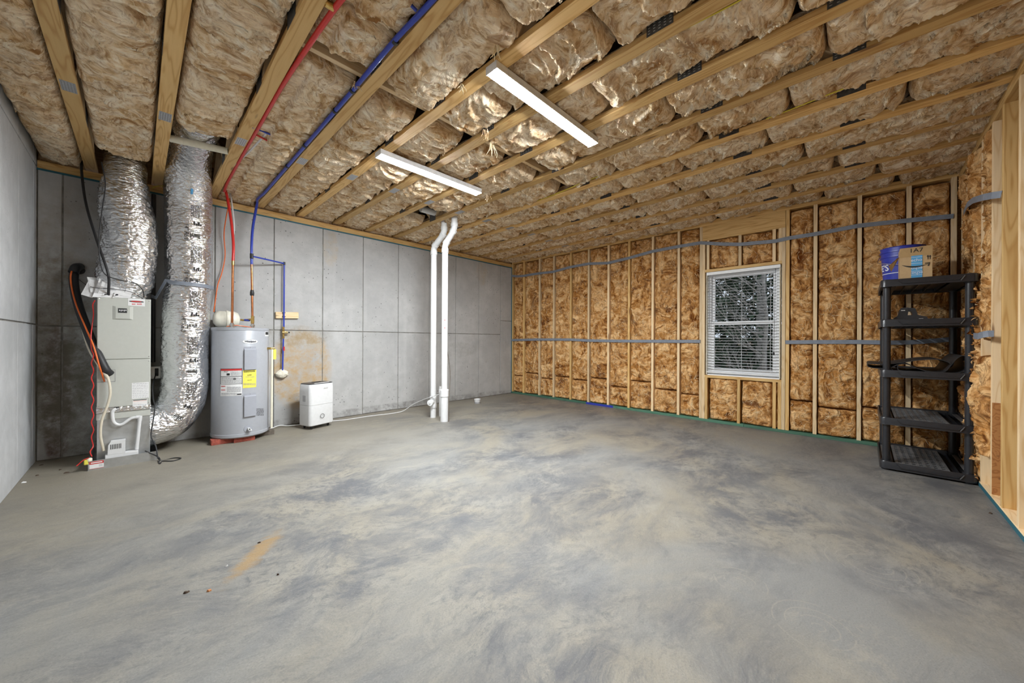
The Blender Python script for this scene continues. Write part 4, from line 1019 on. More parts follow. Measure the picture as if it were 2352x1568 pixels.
# angle 0 faces the camera axis; a>0 turns right in the picture
base_ang = math.atan2(-WYc, -WX)
def oncyl(a, z, lift=.0015):
    t = base_ang + a; return Vector((WX + (WR + lift) * math.cos(t), WYc + (WR + lift) * math.sin(t), z))
def ang_px(x, y=850):
    v = ray(x, y); best = None
    lo, hi = -1.45, 1.45
    for _ in range(40):
        m_ = (lo + hi) / 2; p = oncyl(m_, 1.0, 0); cr_ = p.x * v[1] - p.y * v[0]
        if cr_ > 0: hi = m_
        else: lo = m_
    return (lo + hi) / 2
def z_px(x, y):
    p = oncyl(ang_px(x), 1, 0); return pY(x, y, p.y).z
def curved(mb, a0, a1, z0, z1, lift, n=10):
    vs = []; 
    for i in range(n + 1):
        a = a0 + (a1 - a0) * i / n; vs += [oncyl(a, z0, lift), oncyl(a, z1, lift)]
    mb.add(vs, [(2 * i, 2 * i + 2, 2 * i + 3, 2 * i + 1) for i in range(n)]); return mb
def patch(x0, y0, x1, y1, lift=.0015, mb=None):
    return curved(mb or MB(), ang_px(x0), ang_px(x1), z_px((x0 + x1) / 2, y1), z_px((x0 + x1) / 2, y0), lift)
def textrows(parent, x0, y0, x1, y1, rows, m, lift=.0032, dens=1.0):
    mb = MB(); st = (y1 - y0) / rows
    for k in range(rows):
        xx = x0
        while xx < x1 - .5:
            w_ = min(rng.uniform(1.5, 7) * dens, x1 - xx); patch(xx, y0 + k * st, xx + w_, y0 + k * st + st * .42, lift, mb); xx += w_ + .8
    mb.build('print', m, parent)
# two access covers
for (y0, y1) in ((800, 849), (907, 956)):
    a0, a1 = ang_px(561), ang_px(587); z0, z1 = z_px(574, y1), z_px(574, y0); n = 8
    vs = []; fs = []
    for i in range(n + 1):
        a = a0 + (a1 - a0) * i / n; vs += [oncyl(a, z0, 0), oncyl(a, z0 + .004, .020), oncyl(a, z1 - .014, .020), oncyl(a, z1, 0)]
    for i in range(n): fs += [(4 * i + k, 4 * i + 4 + k, 4 * i + 5 + k, 4 * i + 1 + k) for k in range(3)]
    fs += [(0, 1, 2, 3), (4 * n + 3, 4 * n + 2, 4 * n + 1, 4 * n)]
    cv = MB().add(vs, fs).build('access_cover', M['wh_cover'], wh, 30)
    c_ = oncyl((a0 + a1) / 2, z1 + .012, .002); MB().lathe([(.004, -.002), (.004, .002)], c_, 8).build('cover_screw', M['chrome'], cv)
    fr = MB(); curved(fr, a0 - .012, a1 + .012, z0 - .004, z1 + .022, .0012); fr.build('cover_frame', M['wh_cover'], wh)
# badge with the maker's script
ca, cz = ang_px(575), z_px(575, 784)
mb = MB(); mb.add([oncyl(ca + (ang_px(592) - ang_px(558)) / 2 * math.cos(t), cz + .0245 * math.sin(t), .004) for t in [6.2832 * i / 32 for i in range(32)]], [tuple(range(32))])
bd = mb.build('badge', M['paper'], wh)
lettering('badge_lettering', 'Whirlpool', .027, M['ink'], wh, lambda x, y: oncyl(ca + x / WR, cz + y, .0055), True)
# data sheet
l_ = patch(507, 846, 556, 909).build('data_sheet', M['paper'], wh)
patch(507.5, 847, 555.5, 851, .003).build('red_header', M['redink'], l_)
fr = MB()
for r in ((507, 846, 556, 846.8), (507, 864, 556, 865.2), (507, 881, 556, 881.9), (507, 846, 507.8, 882), (555.2, 846, 556, 882)): patch(*r, .003, fr)
fr.build('frame_lines', M['ink'], l_)
textrows(l_, 530, 853, 554, 863, 5, M['greyink']); textrows(l_, 509, 867, 554, 880, 6, M['greyink']); textrows(l_, 522, 888, 554, 901, 6, M['greyink']); textrows(l_, 509, 902, 545, 908, 3, M['greyink'])
patch(508.5, 886, 518, 887.6, .003, patch(508.5, 894.5, 518, 896, .003)).build('red_tabs', M['redink'], l_)
mb = MB(); patch(545, 903.5, 555, 906.5, .003, mb); patch(521, 857, 528, 862, .003, mb); patch(536, 868, 542, 872, .003, mb); mb.build('ink_marks', M['ink'], l_)
za = z_px(520, 853.5); lettering('hand_note', '10 yr', .020, M['ink'], l_, lambda x, y: oncyl(ang_px(519) + x / WR, za + y, .0035), True)
# yellow energy label
e_ = patch(558, 850, 588.5, 890).build('energy_label', M['ylabel'], wh)
zz = z_px(573, 853.3); lettering('energy_heading', 'ENERGYGUIDE', .0165, M['ink'], e_, lambda x, y: oncyl(ang_px(573.2) + x / WR, zz + y, .0035), True)
z2 = z_px(573, 861); lettering('energy_cost', '$ 555', .017, M['ink'], e_, lambda x, y: oncyl(ang_px(573.2) + x / WR, z2 + y, .0035), True)
z3 = z_px(573, 872.5); lettering('energy_use', '4622 kWh', .010, M['ink'], e_, lambda x, y: oncyl(ang_px(573.2) + x / WR, z3 + y, .0035), True)
textrows(e_, 564, 865, 584, 867, 1, M['greyink']); textrows(e_, 559.5, 880, 587, 885, 3, M['greyink'])
s_ = patch(608, 761.5, 616, 772).build('square_sticker', M['paper'], wh); patch(608.8, 762.2, 615.3, 768.5, .003).build('sticker_mark', M['ink'], s_)
textrows(wh, 588, 938, 606, 955, 6, M['ink'], .002, .6)
# drain valve
da, dz = ang_px(571), z_px(571, 984)
p = oncyl(da, dz, 0); nrm = (oncyl(da, dz, 1) - oncyl(da, dz, 0)).normalized()
dv = MB().tube([p - nrm * .02, p + nrm * .003], .042, 20).build('drain_escutcheon', M['wh_cover'], wh, 40)
MB().tube([p, p + nrm * .045], .015, 14).tube([p + nrm * .03, p + nrm * .03 + Vector((.02, -.005, -.02))], .010, 10).build('drain_valve', M['pvc'], wh, 40)
MB().tube([p + nrm * .0455, p + nrm * .0462], .008, 12).build('valve_mouth', M['ink'], wh)
# relief valve, its drop pipe and tag
ra = ang_px(614) ; rz = z_px(612, 800)
p = oncyl(ra, rz, 0); nrm = (oncyl(ra, rz, 1) - p).normalized(); tip = p + nrm * .05
rv = MB().tube([p - nrm * .01, tip], .014, 12).tube([tip + Vector((-.012, .0, .0)), tip + Vector((.03, 0, .004))], .013, 12).build('relief_valve', M['brass'], wh, 50)
MB().tube([tip + Vector((.0, 0, -.01)), Vector((tip.x - .002, tip.y, .10))], .0125, 12).build('relief_pipe', M['cream'], wh, 50)
MB().box((tip.x + .012, tip.y - .012, rz - .135), (tip.x + .042, tip.y - .0105, rz - .012), .0004).build('relief_tag', M['ylabel'], wh)
# supports
for (cx, cy, m_, lab, mm) in ((pY(562, 1005, 5.17).x, 5.22, 'brick', 'red brick propping the front of the water heater', 'brick'), (pY(512, 1010, 5.2).x, 5.27, 'brick', 'red brick in the shade under the left of the water heater', 'brick'), (pY(609, 1000, 5.3).x + .0, 5.36, 'wood_block', 'dark block under the right edge of the water heater', 'block'), (WX, 5.60, 'brick', 'brick out of sight under the back of the water heater', 'brick')):
    o = MB().box((cx - .10, cy - .05, 0), (cx + .10, cy + .05, .057), .003).build(m_, M[mm]); tag(o, lab, 'brick' if mm == 'brick' else 'block', 'water heater supports')
# hot and cold risers
hot = thing('hot_water_riser', 'copper and red plastic hot water riser from the heater to the ceiling', 'pipe', (.75, 5.30, WZb))
hx, hy = pY(533, 745, 5.32).x, 5.32; hx2 = pY(535, 600, 5.30).x
ztr = pY(536, 603, 5.30).z
MB().tube([(hx, hy, WZb + .05), (hx2, 5.30, ztr)], .0125, 12).build('copper_pipe', M['copper'], hot, 50)
MB().lathe([(.020, -.005), (.020, .02), (.026, .022), (.026, .04), (.019, .042), (.019, .055)], (hx, hy, WZb), 14).build('union_fitting', M['chrome'], hot, 40)
MB().lathe([(.0155, -.03), (.0155, .02)], (hx2, 5.30, ztr), 12).build('coupling', M['brass'], hot, 40)
MB().tube(spline([(hx2, 5.30, ztr), pY(536, 560, 5.33), pY(530, 500, 5.40), pY(519, 440, 5.46), (.70, 5.40, ZS - .004), (.692, 5.1, ZS + .016), (.690, 4.4, ZS + .018), (.690, 3.6, ZS + .018), (.690, 2.9, ZS + .016), (.700, 2.4, ZS + .006), (.712, 2.04, ZS), (.73, 1.8, ZS)], 8), .0145, 12).build('red_tubing', M['red'], hot, 60)
q = pZ(757, 12, ZS + .004); MB().tube([q + Vector((-.02, .0, 0)), q + Vector((.02, 0, 0))], .02, 10).tube([q, q + Vector((-.25, .02, .05))], .010, 8).build('tee', M['brass'], hot, 50)
q = Vector((.70, 3.75, ZS + .01)); MB().tube([q, q + Vector((.17, .06, -.004))], .008, 8).build('branch_tubing', M['red'], hot, 50)
cold = thing('cold_water_riser', 'blue plastic and copper cold water riser from the heater to the ceiling', 'pipe', (.95, 5.36, WZb))
kx, ky = pY(580, 745, 5.38).x, 5.38; kx2 = pY(578, 605, 5.40).x; zt1 = pY(578, 607, 5.40).z; zt2 = pY(578, 588, 5.40).z
MB().tube([(kx, ky, WZb + .05), (kx2, 5.40, zt1)], .0125, 12).build('copper_pipe', M['copper'], cold, 50)
MB().lathe([(.020, -.005), (.020, .02), (.026, .022), (.026, .04), (.019, .042), (.019, .055)], (kx, ky, WZb), 14).build('union_fitting', M['chrome'], cold, 40)
zz = pY(580, 733, 5.38).z; MB().lathe([(.018, -.05), (.018, .04)], (kx, ky, zz), 12).build('brass_tee', M['brass'], cold, 40)
zz2 = pY(578, 675, 5.39).z; MB().lathe([(.018, -.02), (.022, -.015), (.022, .015), (.016, .05)], ((kx + kx2) / 2, 5.39, zz2), 12).build('valve', M['black'], cold, 40)
MB().tube(spline([(kx2, 5.40, zt1), pY(578, 560, 5.42), pY(581, 520, 5.46), pY(590, 470, 5.52), (1.03, 5.42, ZS), (1.045, 5.1, ZS + .004), (1.045, 4.4, ZS + .004), (1.043, 3.6, ZS + .004), (1.042, 2.6, ZS + .004), (1.036, 2.0, ZS + .004), (1.045, 1.7, ZS + .004), (1.05, 1.4, ZS + .004)], 8), .0145, 12).build('blue_tubing', M['blue'], cold, 60)
for (x, y) in ((897, 88), (800, 203), (760, 250), (690, 330), (655, 380)):
    q = pZ(x, y, ZS + .004); q.x = 1.041; MB().tube([q + Vector((0, -.012, 0)), q + Vector((0, .012, 0))], .019, 10).build('clamp', M['black'], cold, 50)
q = pZ(957, 25, ZS + .004); MB().tube([q, q + Vector((-.10, .02, .05))], .009, 8).build('branch_tubing', M['blue'], cold, 50)
q = pZ(685, 330, ZS + .004); MB().tube(spline([q, q + Vector((-.12, .0, -.01)), pZ(600, 300, ZS + .03), pZ(580, 292, ZS + .004)], 4), .008, 8).build('branch_tubing', M['blue'], cold, 50)
MB().lathe([(.019, -.03), (.019, .03)], (kx2, 5.40, zt2), 12).build('tee', M['black'], cold, 40)
o = MB().tube(spline([pZ(612, 306, ZS + .03), pZ(570, 350, ZS + .03), pZ(527, 393, ZS + .02), pY(528, 430, 5.50), pY(534, 480, 5.48), pY(538, 520, 5.45), pY(536, 540, 5.42)], 6), .009, 10).build('white_tubing', M['pvc'], None, 60)
tag(o, 'white plastic tube from the ceiling joining the red riser', 'pipe')
o = MB().tube(spline([pY(528, 455, 5.55), pY(515, 530, 5.66), pY(517, 585, 5.68), pY(510, 625, 5.68), pY(500, 655, 5.68), pY(494, 695, 5.66), pY(491, 716, 5.60)], 6), .006, 8).build('orange_cable', M['orange'], None, 60)
tag(o, 'orange cable hanging from the sill behind the cream tank', 'cable')
# branch to the wall hydrant
wb_ = thing('wall_water_branch', 'blue plastic branch pipe running down the concrete wall to a foam patch', 'pipe', pY(648, 857, 5.70))
E1 = pY(653, 605, 5.67); D1 = pY(649, 850, 5.68); R1 = pY(651, 763, 5.67)
MB().tube([(kx2, 5.40, zt2), E1], .0095, 10).build('blue_arm', M['blue'], wb_, 50)
MB().tube([E1, pY(652, 752, 5.67)], .0095, 10).build('blue_drop', M['blue'], wb_, 50)
MB().tube([pY(651, 775, 5.67), D1], .0095, 10).build('blue_drop', M['blue'], wb_, 50)
MB().lathe([(.013, -.02), (.013, .02)], E1, 10).build('elbow', M['black'], wb_, 40)
MB().lathe([(.013, -.085), (.013, .075)], R1, 12).tube([R1 + Vector((-.015, 0, 0)), R1 + Vector((.05, -.005, 0))], .015, 12).build('brass_valve', M['brass'], wb_, 40)
MB().tube([R1 + Vector((.05, -.005, 0)), R1 + Vector((.075, -.005, 0))], .010, 10).build('valve_knob', M['black'], wb_, 40)
q = pY(652, 800, 5.67); MB().lathe([(.0115, -.03), (.0115, .025)], q, 10).build('red_band', M['redink'], wb_, 40)
for y in (718, 727):
    q = pY(652, y, 5.67); MB().tube([q + Vector((-.018, .0, 0)), q + Vector((.018, 0, 0))], .006, 8).build('clamp', M['black'], wb_, 40)
bm = bmesh.new(); bmesh.ops.create_icosphere(bm, subdivisions=4, radius=1)
rn = random.Random(2)
c_ = pY(648, 858, YC - .025); V_ = np.array([v.co[:] for v in bm.verts]); dsp = 1 + .5 * (fbm(V_[:, 0] * 2 + 9, V_[:, 2] * 2 + 3, 55, 3) - .5)
mb = MB(); mb.add([Vector((c_.x + v[0] * .075 * d, c_.y + v[1] * .045 * d, c_.z + v[2] * .06 * d)) for v, d in zip(V_, dsp)], [[v.index for v in f.verts] for f in bm.faces]); bm.free()
mb.build('foam_patch', M['foam'], wb_, 60)
o = member('wood_cleat', pY(632, 722, YC - .0) + Vector((0, -.02, -.01)), pY(684, 723, YC) + Vector((0, -.02, -.008)), .038, .085, M['pine_pale'], None)
tag(o, 'short pale wood cleat holding the blue pipe on the concrete', 'wood cleat')
# expansion tank
et = thing('expansion_tank', 'cream expansion tank lying behind the copper riser', 'tank', (.74, 5.50, WZb + .005))
tz = pY(520, 733, 5.52).z; tx0, tx1 = pY(488, 733, 5.52).x, pY(551, 733, 5.52).x; R_ = .098
prof = [(.01, 0), (.05, .006), (.085, .03), (R_, .065), (R_, .12), (R_ + .007, .125), (R_ + .007, .145), (R_, .150), (R_, tx1 - tx0 - .06), (.08, tx1 - tx0 - .022), (.04, tx1 - tx0 - .003), (.012, tx1 - tx0)]
MB().lathe(prof, (tx0, 5.52, tz), 32, 'x').build('shell', M['tank_cream'], et, 45)
MB().tube([(tx1, 5.52, tz), (tx1 + .03, 5.50, tz - .005), (kx, ky, pY(580, 733, 5.38).z)], .012, 10).build('brass_nipple', M['brass'], et, 50)
MB().tube([Vector((tx1, 5.52, tz)).lerp(Vector((kx, ky, tz - .01)), .4), Vector((tx1, 5.52, tz)).lerp(Vector((kx, ky, tz - .01)), .75)], .0135, 10).build('blue_sleeve', M['blue'], et, 50)
o = MB().tube(spline([(hx - .05, 5.33, WZb + .012), (hx + .03, 5.30, WZb + .028), (hx + .09, 5.31, WZb + .022), (kx - .02, 5.35, WZb + .012)], 6), .004, 8).build('orange_lead', M['orange'], None, 60)
tag(o, 'short orange wire lying on the water heater top', 'wire')
o = MB().tube(spline([(hx - .0, 5.42, WZb + .016), (hx + .07, 5.40, WZb + .03), (kx - .05, 5.43, WZb + .016)], 6), .009, 8).build('flexible_conduit', M['galv'], None, 60)
tag(o, 'grey flexible conduit on the water heater top', 'conduit')

# ================================================================== dehumidifier
ang = math.atan2(5.30 - 5.204, 1.819 - 1.51)
DM = Matrix.Translation(Vector((1.70, 5.36, 0))) @ Matrix.Rotation(ang, 4, 'Z')
dh = thing('dehumidifier', 'white portable dehumidifier with a black top on small wheels', 'dehumidifier', (1.70, 5.36, 0))
dw, dd = .178, .118; zb, zt_ = .045, .600
def rrect(w, d, r, n=6, front=.02):
    pts = []
    for (sx2, sy2, a0) in ((1, 1, 0), (-1, 1, 90), (-1, -1, 180), (1, -1, 270)):
        for i in range(n + 1):
            a = math.radians(a0 + 90 * i / n); pts.append((sx2 * (w - r) + r * math.cos(a), sy2 * (d - r) + r * math.sin(a)))
    return [(x, y - (front * (1 - (x / w) ** 2) if y < 0 else 0)) for x, y in pts]
def loft(levels, m, name, parent, smooth=40, MM=DM):
    mb = MB(); n = len(levels[0][0]); vs = []
    for pts, z in levels: vs += [MM @ Vector((x, y, z if not callable(z) else z(x, y))) for x, y in pts]
    fs = [(j * n + i, j * n + (i + 1) % n, (j + 1) * n + (i + 1) % n, (j + 1) * n + i) for j in range(len(levels) - 1) for i in range(n)]
    fs += [tuple(range(n))[::-1], tuple(range((len(levels) - 1) * n, len(levels) * n))]
    return mb.add(vs, fs).build(name, m, parent, smooth)
pts_front = 7
body = rrect(dw, dd, .035)
wave = [(x, y) for x, y in body]
loft([(rrect(dw - .012, dd - .012, .03), zb), (rrect(dw - .002, dd - .002, .034), zb + .008), (body, zb + .02), (body, .318), (rrect(dw - .002, dd - .002, .034), .3185)], M['pvc'], 'water_bucket', dh)
loft([(rrect(dw - .002, dd - .002, .034), .3205), (body, .3215), (rrect(dw + .001, dd, .035), .5), (rrect(dw - .004, dd - .004, .033), zt_ - .012), (rrect(dw - .008, dd - .008, .03), zt_ - .006)], M['pvc'], 'housing', dh)
loft([(rrect(dw - .008, dd - .008, .03), zt_ - .006), (rrect(dw - .010, dd - .010, .03), zt_ + .004), (rrect(dw - .03, dd - .03, .025), zt_ + .009)], M['black_pl'], 'control_top', dh)
MB().box((-.11, -dd + .006, zt_ + .004), (.11, -dd + .022, zt_ + .0095), .002, DM).build('display_strip', M['paper'], dh)
MB().box((-.06, -.01, zt_ + .008), (.06, .03, zt_ + .014), .004, DM).build('carry_recess', M['ink'], dh)
MB().box((.01, -dd - .022, .542), (.075, -dd - .0185, .545), 0, DM).build('maker_mark', M['greyink'], dh)
c3 = .165; vs = []; n = 40
yy = lambda x: -dd - .02 * (1 - (x / dw) ** 2) - .0012
for k in range(n):
    a = 6.2832 * k / n
    for r_ in (.031, .025): x = -.012 + r_ * math.cos(a); vs.append(DM @ Vector((x, yy(x), c3 + r_ * math.sin(a))))
MB().add(vs, [(2 * k, 2 * k + 1, (2 * k + 3) % (2 * n), (2 * k + 2) % (2 * n)) for k in range(n)]).build('window_ring', M['ink'], dh)
mb = MB()
for k in range(9): mb.box((-dw - .001, -.03, .37 + k * .009), (-dw + .001, .03, .375 + k * .009), 0, DM)
mb.build('side_grille', M['greyink'], dh)
MB().lathe([(.014, 0), (.014, -.004)], (0, 0, 0), 14, 'x').build('hose_port', M['white'], dh).location = (DM @ Vector((-dw - .001, -.02, .27))) - Vector(ORG[dh])
for sx2 in (-.12, .12):
    for sy2 in (-.07, .08):
        MB().lathe([(.02, -.010), (.022, -.006), (.022, .006), (.02, .010)], DM @ Vector((sx2, sy2, .0225)), 14, 'x').box((-.012, -.012, .03), (.012, .012, .05), .002, DM @ Matrix.Translation((sx2, sy2, 0))).build('wheel', M['black'], dh, 40)
o = MB().tube(spline([(1.86, 5.48, .03), (2.1, 5.50, .006), (2.5, 5.50, .006), (2.85, 5.45, .006), (3.02, 5.40, .03), (3.10, 5.25, .14), (3.12, 5.0, .24), (3.12, 4.74, .32), (3.14, 4.55, .38), (3.15, 4.42, .40)], 8), .006, 8).build('drain_tube', M['pvc'], None, 60)
tag(o, 'white drain tube curving along the floor to the vent pipes', 'hose')
o = MB().tube(spline([(1.20, 5.56, .02), (1.32, 5.62, .035), (1.42, 5.6, .02), (1.54, 5.50, .03)], 6), .006, 8).build('white_power_lead', M['pvc'], None, 60)
tag(o, 'white cord running from the water heater to the dehumidifier', 'cord')

# ================================================================== vent pipes
def vent(name, x, y, rlo, tx, ty, label, zlo, sleeve):
    t = thing('vent_pipe', label, 'pipe', (x, y, 0), 'white plastic vent pipes')
    z1 = zlo; r = .0445
    MB().lathe([(r, .30 if not sleeve else .36), (r, z1)], (x, y, 0), 24).build('riser', M['pvc'], t, 40)
    if sleeve:
        MB().lathe([(.057, 0), (.057, .37)], (x, y, 0), 24).build('floor_sleeve', M['pvc'], t, 40)
        MB().lathe([(.058, .36), (.064, .365), (.064, .46), (.058, .465), (.046, .47)], (x, y, 0), 24).build('coupling', M['pvc'], t, 40)
    else:
        MB().lathe([(r, 0), (r, .16)], (x, y, 0), 24).build('floor_stub', M['pvc'], t, 40)
        MB().lathe([(.050, .145), (.052, .15), (.052, .20), (.049, .205), (.049, .27), (.052, .275), (.052, .32), (.046, .325)], (x, y, 0), 24).build('cleanout_tee', M['pvc'], t, 40)
        d = Vector((-.9, -.45, .0)).normalized(); c = Vector((x, y, .238))
        MB().tube([c, c + d * .085], .040, 20).tube([c + d * .085, c + d * .10], .047, 20).tube([c + d * .10, c + d * .112], .014, 8).build('cleanout_cap', M['pvc'], t, 40)
    a = Vector((x, y, z1)); e = Vector((tx, ty, ZS - .06)); h_ = (e - a)
    p1 = a + Vector((0, 0, .05)); 
    mid0 = a + Vector((0, 0, .07)); mid1 = e - Vector((0, 0, .09))
    MB().tube(spline([a, a + Vector((0, 0, .045)), mid0.lerp(mid1, .22), mid0.lerp(mid1, .78), e - Vector((0, 0, .05)), e, e + Vector((0, 0, .16))], 8), r, 24).build('offset', M['pvc'], t, 60)
    MB().lathe([(.046, -.05), (.051, -.048), (.051, .012), (.046, .02)], a, 24).build('hub', M['pvc'], t, 40)
    dr = (mid1 - mid0).normalized(); 
    for c, q in ((mid0.lerp(mid1, .12), dr), (mid0.lerp(mid1, .88), dr)): MB().tube([c - q * .022, c + q * .022], .0505, 24).build('hub', M['pvc'], t, 40)
    MB().lathe([(.051, -.05), (.051, .0)], e, 24).build('hub', M['pvc'], t, 40)
    top = e + Vector((0, 0, .14))
    MB().tube(spline([top, top + Vector((-.06, 0, .03)), top + Vector((-.4, .0, .03))], 4), r, 20).build('run', M['pvc'], t, 60)
    return t
p1b, p2b = pZ(995, 958), pZ(1020.5, 967)
e1, e2 = pZ(1019, 512, ZS), pZ(1033, 500, ZS)
vent('a', p1b.x, p1b.y, .0445, 3.175, 4.50, 'white vent pipe with a cleanout tee, left of the pair', 2.55, False)
v2 = vent('b', p2b.x, p2b.y, .0445, 3.165, 4.235, 'white vent pipe in a wider floor sleeve, right of the pair', 2.52, True)
mb = MB()
for k in range(5): q = pX(1019, 722 + k * 6, p2b.x - .02); mb.box((p2b.x - .042, p2b.y - .035, 1.28 + k * .045), (p2b.x - .028, p2b.y - .034, 1.30 + k * .045))
q = Vector((p2b.x, p2b.y, 0)); dcam = Vector((-q.x, -q.y, 0)).normalized()
rr_ = MB(); 
def onv(a, z, l=.0012):
    t_ = math.atan2(dcam.y, dcam.x) + a; return Vector((q.x + (.0445 + l) * math.cos(t_), q.y + (.0445 + l) * math.sin(t_), z))
for (z0, z1, a0, a1) in ((1.36, 1.49, -.15, .15),): rr_.add([onv(a0, z0), onv(a1, z0), onv(a1, z1), onv(a0, z1)], [(0, 1, 2, 3)])
rr_.build('red_label', M['redink'], v2)
mb = MB(); mb.add([onv(-.09, 1.375, .002), onv(.09, 1.375, .002), onv(.09, 1.475, .002), onv(-.09, 1.475, .002)], [(0, 1, 2, 3)]); mb.build('label_field', M['pvc'], v2)
mb = MB()
for k in range(8): mb.add([onv(-.35, 1.5 + k * .03, .0015), onv(-.28, 1.5 + k * .03, .0015), onv(-.28, 1.515 + k * .03, .0015), onv(-.35, 1.515 + k * .03, .0015)], [(0, 1, 2, 3)])
mb.build('print_marks', M['greyink'], v2)
tp = pZ(1033, 930); o = MB().lathe([(.022, 0), (.022, .36), (.027, .365), (.027, .42), (.02, .43), (.02, .47)], (p2b.x + .16, p2b.y + .33, 0), 16).build('thin_pipe_stub', M['pvc'], None, 40)
tag(o, 'thin capped white pipe behind the vent pipe sleeve', 'pipe')
rp = pZ(1030.5, 968); o = MB().tube(spline([rp, rp + Vector((.02, .02, .35)), rp + Vector((.065, .06, .72)), rp + Vector((.02, .10, 1.15))], 5), .005, 8).build('steel_rod', M['block'], None, 50)
tag(o, 'thin rusty rod leaning against the right vent pipe', 'rod')
q = pZ(1096.5, 926); st = thing('floor_stub_pipe', 'short white pipe stub in the floor near the corner', 'pipe', (q.x, q.y, 0))
MB().lathe([(.055, 0), (.057, .03)], (q.x, q.y, 0), 20).build('grey_collar', M['greyink'], st, 40)
MB().lathe([(.054, .028), (.058, .06), (.062, .065), (.062, .085), (.05, .086), (.048, .04)], (q.x, q.y, 0), 20).build('white_rim', M['pvc'], st, 40)

# ================================================================== plastic shelving unit
SX0, SX1, SY0, SY1 = 4.86, 5.775, -.690, -.110
sh = thing('shelving_unit', 'black plastic five-tier shelving unit in the right corner', 'shelf', ((SX0 + SX1) / 2, (SY0 + SY1) / 2, 0))
TZ = [.018, .425, .868, 1.338, 1.708]; RH = .066
PX = ((SX0 + .055, SY1 - .045), (SX0 + .055, SY0 + .045), (SX1 - .055, SY1 - .045), (SX1 - .055, SY0 + .045))
def tray(z):
    t = None
    w, d = (SX1 - SX0) / 2, (SY1 - SY0) / 2; cx, cy = (SX0 + SX1) / 2, (SY0 + SY1) / 2
    ring = []; n = 5
    for (sx2, sy2, a0) in ((1, 1, 0), (-1, 1, 90), (-1, -1, 180), (1, -1, 270)):
        for i in range(n + 1):
            a = math.radians(a0 + 90 * i / n); ring.append((sx2 * (w - .035) + .035 * math.cos(a), sy2 * (d - .035) + .035 * math.sin(a)))
    m_ = len(ring); vs = []
    prof = [(1.0, z), (1.006, z + .01), (.998, z + RH - .008), (.985, z + RH), (.95, z + RH - .003), (.945, z + RH - .016), (.945, z + .004)]
    for k, zz in prof:
        off = (1 - k)
        for x, y in ring: vs.append((cx + x - math.copysign(off * w * .6, x), cy + y - math.copysign(off * w * .6, y), zz))
    fs = [(j * m_ + i, j * m_ + (i + 1) % m_, ((j + 1) % len(prof)) * m_ + (i + 1) % m_, ((j + 1) % len(prof)) * m_ + i) for j in range(len(prof)) for i in range(m_)]
    t = MB().add(vs, fs).build('tray_rim', M['black_pl'], sh, 35)
    # raised trim lines on the rim facing the room
    xf = SX0 - .0035
    MB().ribbon([(xf, SY1 - .11, z + RH - .012), (xf, SY1 - .135, z + .022), (xf, SY0 + .11, z + .022), (xf, SY0 + .085, z + RH - .012)], (0, 0, 1), .005, .004).build('rim_trim', M['black_pl'], t)
    MB().ribbon([(xf - .001, SY0 + .10, z + .014), (xf - .001, SY0 + .078, z + RH - .012)], (0, 1, 0), .006, .005).build('rim_chevron', M['deck_pl'], t)
    # deck: long bars with cross bars leaving rows of holes, solid sunken ends
    zd = z + RH - .022; y0, y1 = SY0 + .03, SY1 - .03; x0, x1 = SX0 + .03, SX1 - .03
    dk = MB()
    ya, yb = SY0 + .155, SY1 - .115; nb = 8
    for k in range(nb):
        yk = ya + (yb - ya) * k / (nb - 1); dk.box((x0, yk - .010, zd), (x1, yk + .010, zd + .008))
    nx = 14
    for k in range(nx):
        xk = x0 + (x1 - x0) * k / (nx - 1); dk.box((xk - .008, ya, zd + .001), (xk + .008, yb, zd + .007))
    dk.box((x0 - .01, y0 - .01, zd), (x1 + .01, y0 + .022, zd + .006)).box((x0 - .01, y1 - .014, zd), (x1 + .01, y1 + .01, zd + .006))
    MB().box((x0 - .01, y0, z + .006), (x1 + .01, ya - .010, z + .010)).box((x0 - .01, yb + .010, z + .006), (x1 + .01, y1, z + .010)).build('sunken_panel', M['black'], t)
    MB().box((x0, ya - .009, z + .002), (x1, yb + .009, z + .005)).build('hole_dark_sheet', M['black'], t) if z < .6 else None  # black sheet added under the low decks so their holes look dark
    dk.build('perforated_deck', M['deck_pl'], t)
    rb = MB()
    for k in range(6):
        yk = SY0 + .09 + k * (SY1 - SY0 - .18) / 5; rb.box((x0, yk - .002, z + .01), (x1, yk + .002, zd))
    rb.box((x0, y0, zd - .004), (x1, y1, zd - .002)) if z > 1.5 else None
    rb.build('underside_ribs', M['black_pl'], t)
    for (x, y) in PX: MB().lathe([(.036, z - .004), (.036, z + RH + .004)], (x, y, 0), 16).build('post_socket', M['black_pl'], t, 40)
for z in TZ: tray(z)
for k in range(4):
    for (x, y) in PX: MB().lathe([(.027, TZ[k] + RH), (.027, TZ[k + 1])], (x, y, 0), 20).build('post', M['black_pl'], sh, 40)
for (x, y) in PX: MB().lathe([(.03, 0), (.034, .003), (.034, .02)], (x, y, 0), 16).build('foot', M['black_pl'], sh, 40)
ZTOP = TZ[4] + RH - .012
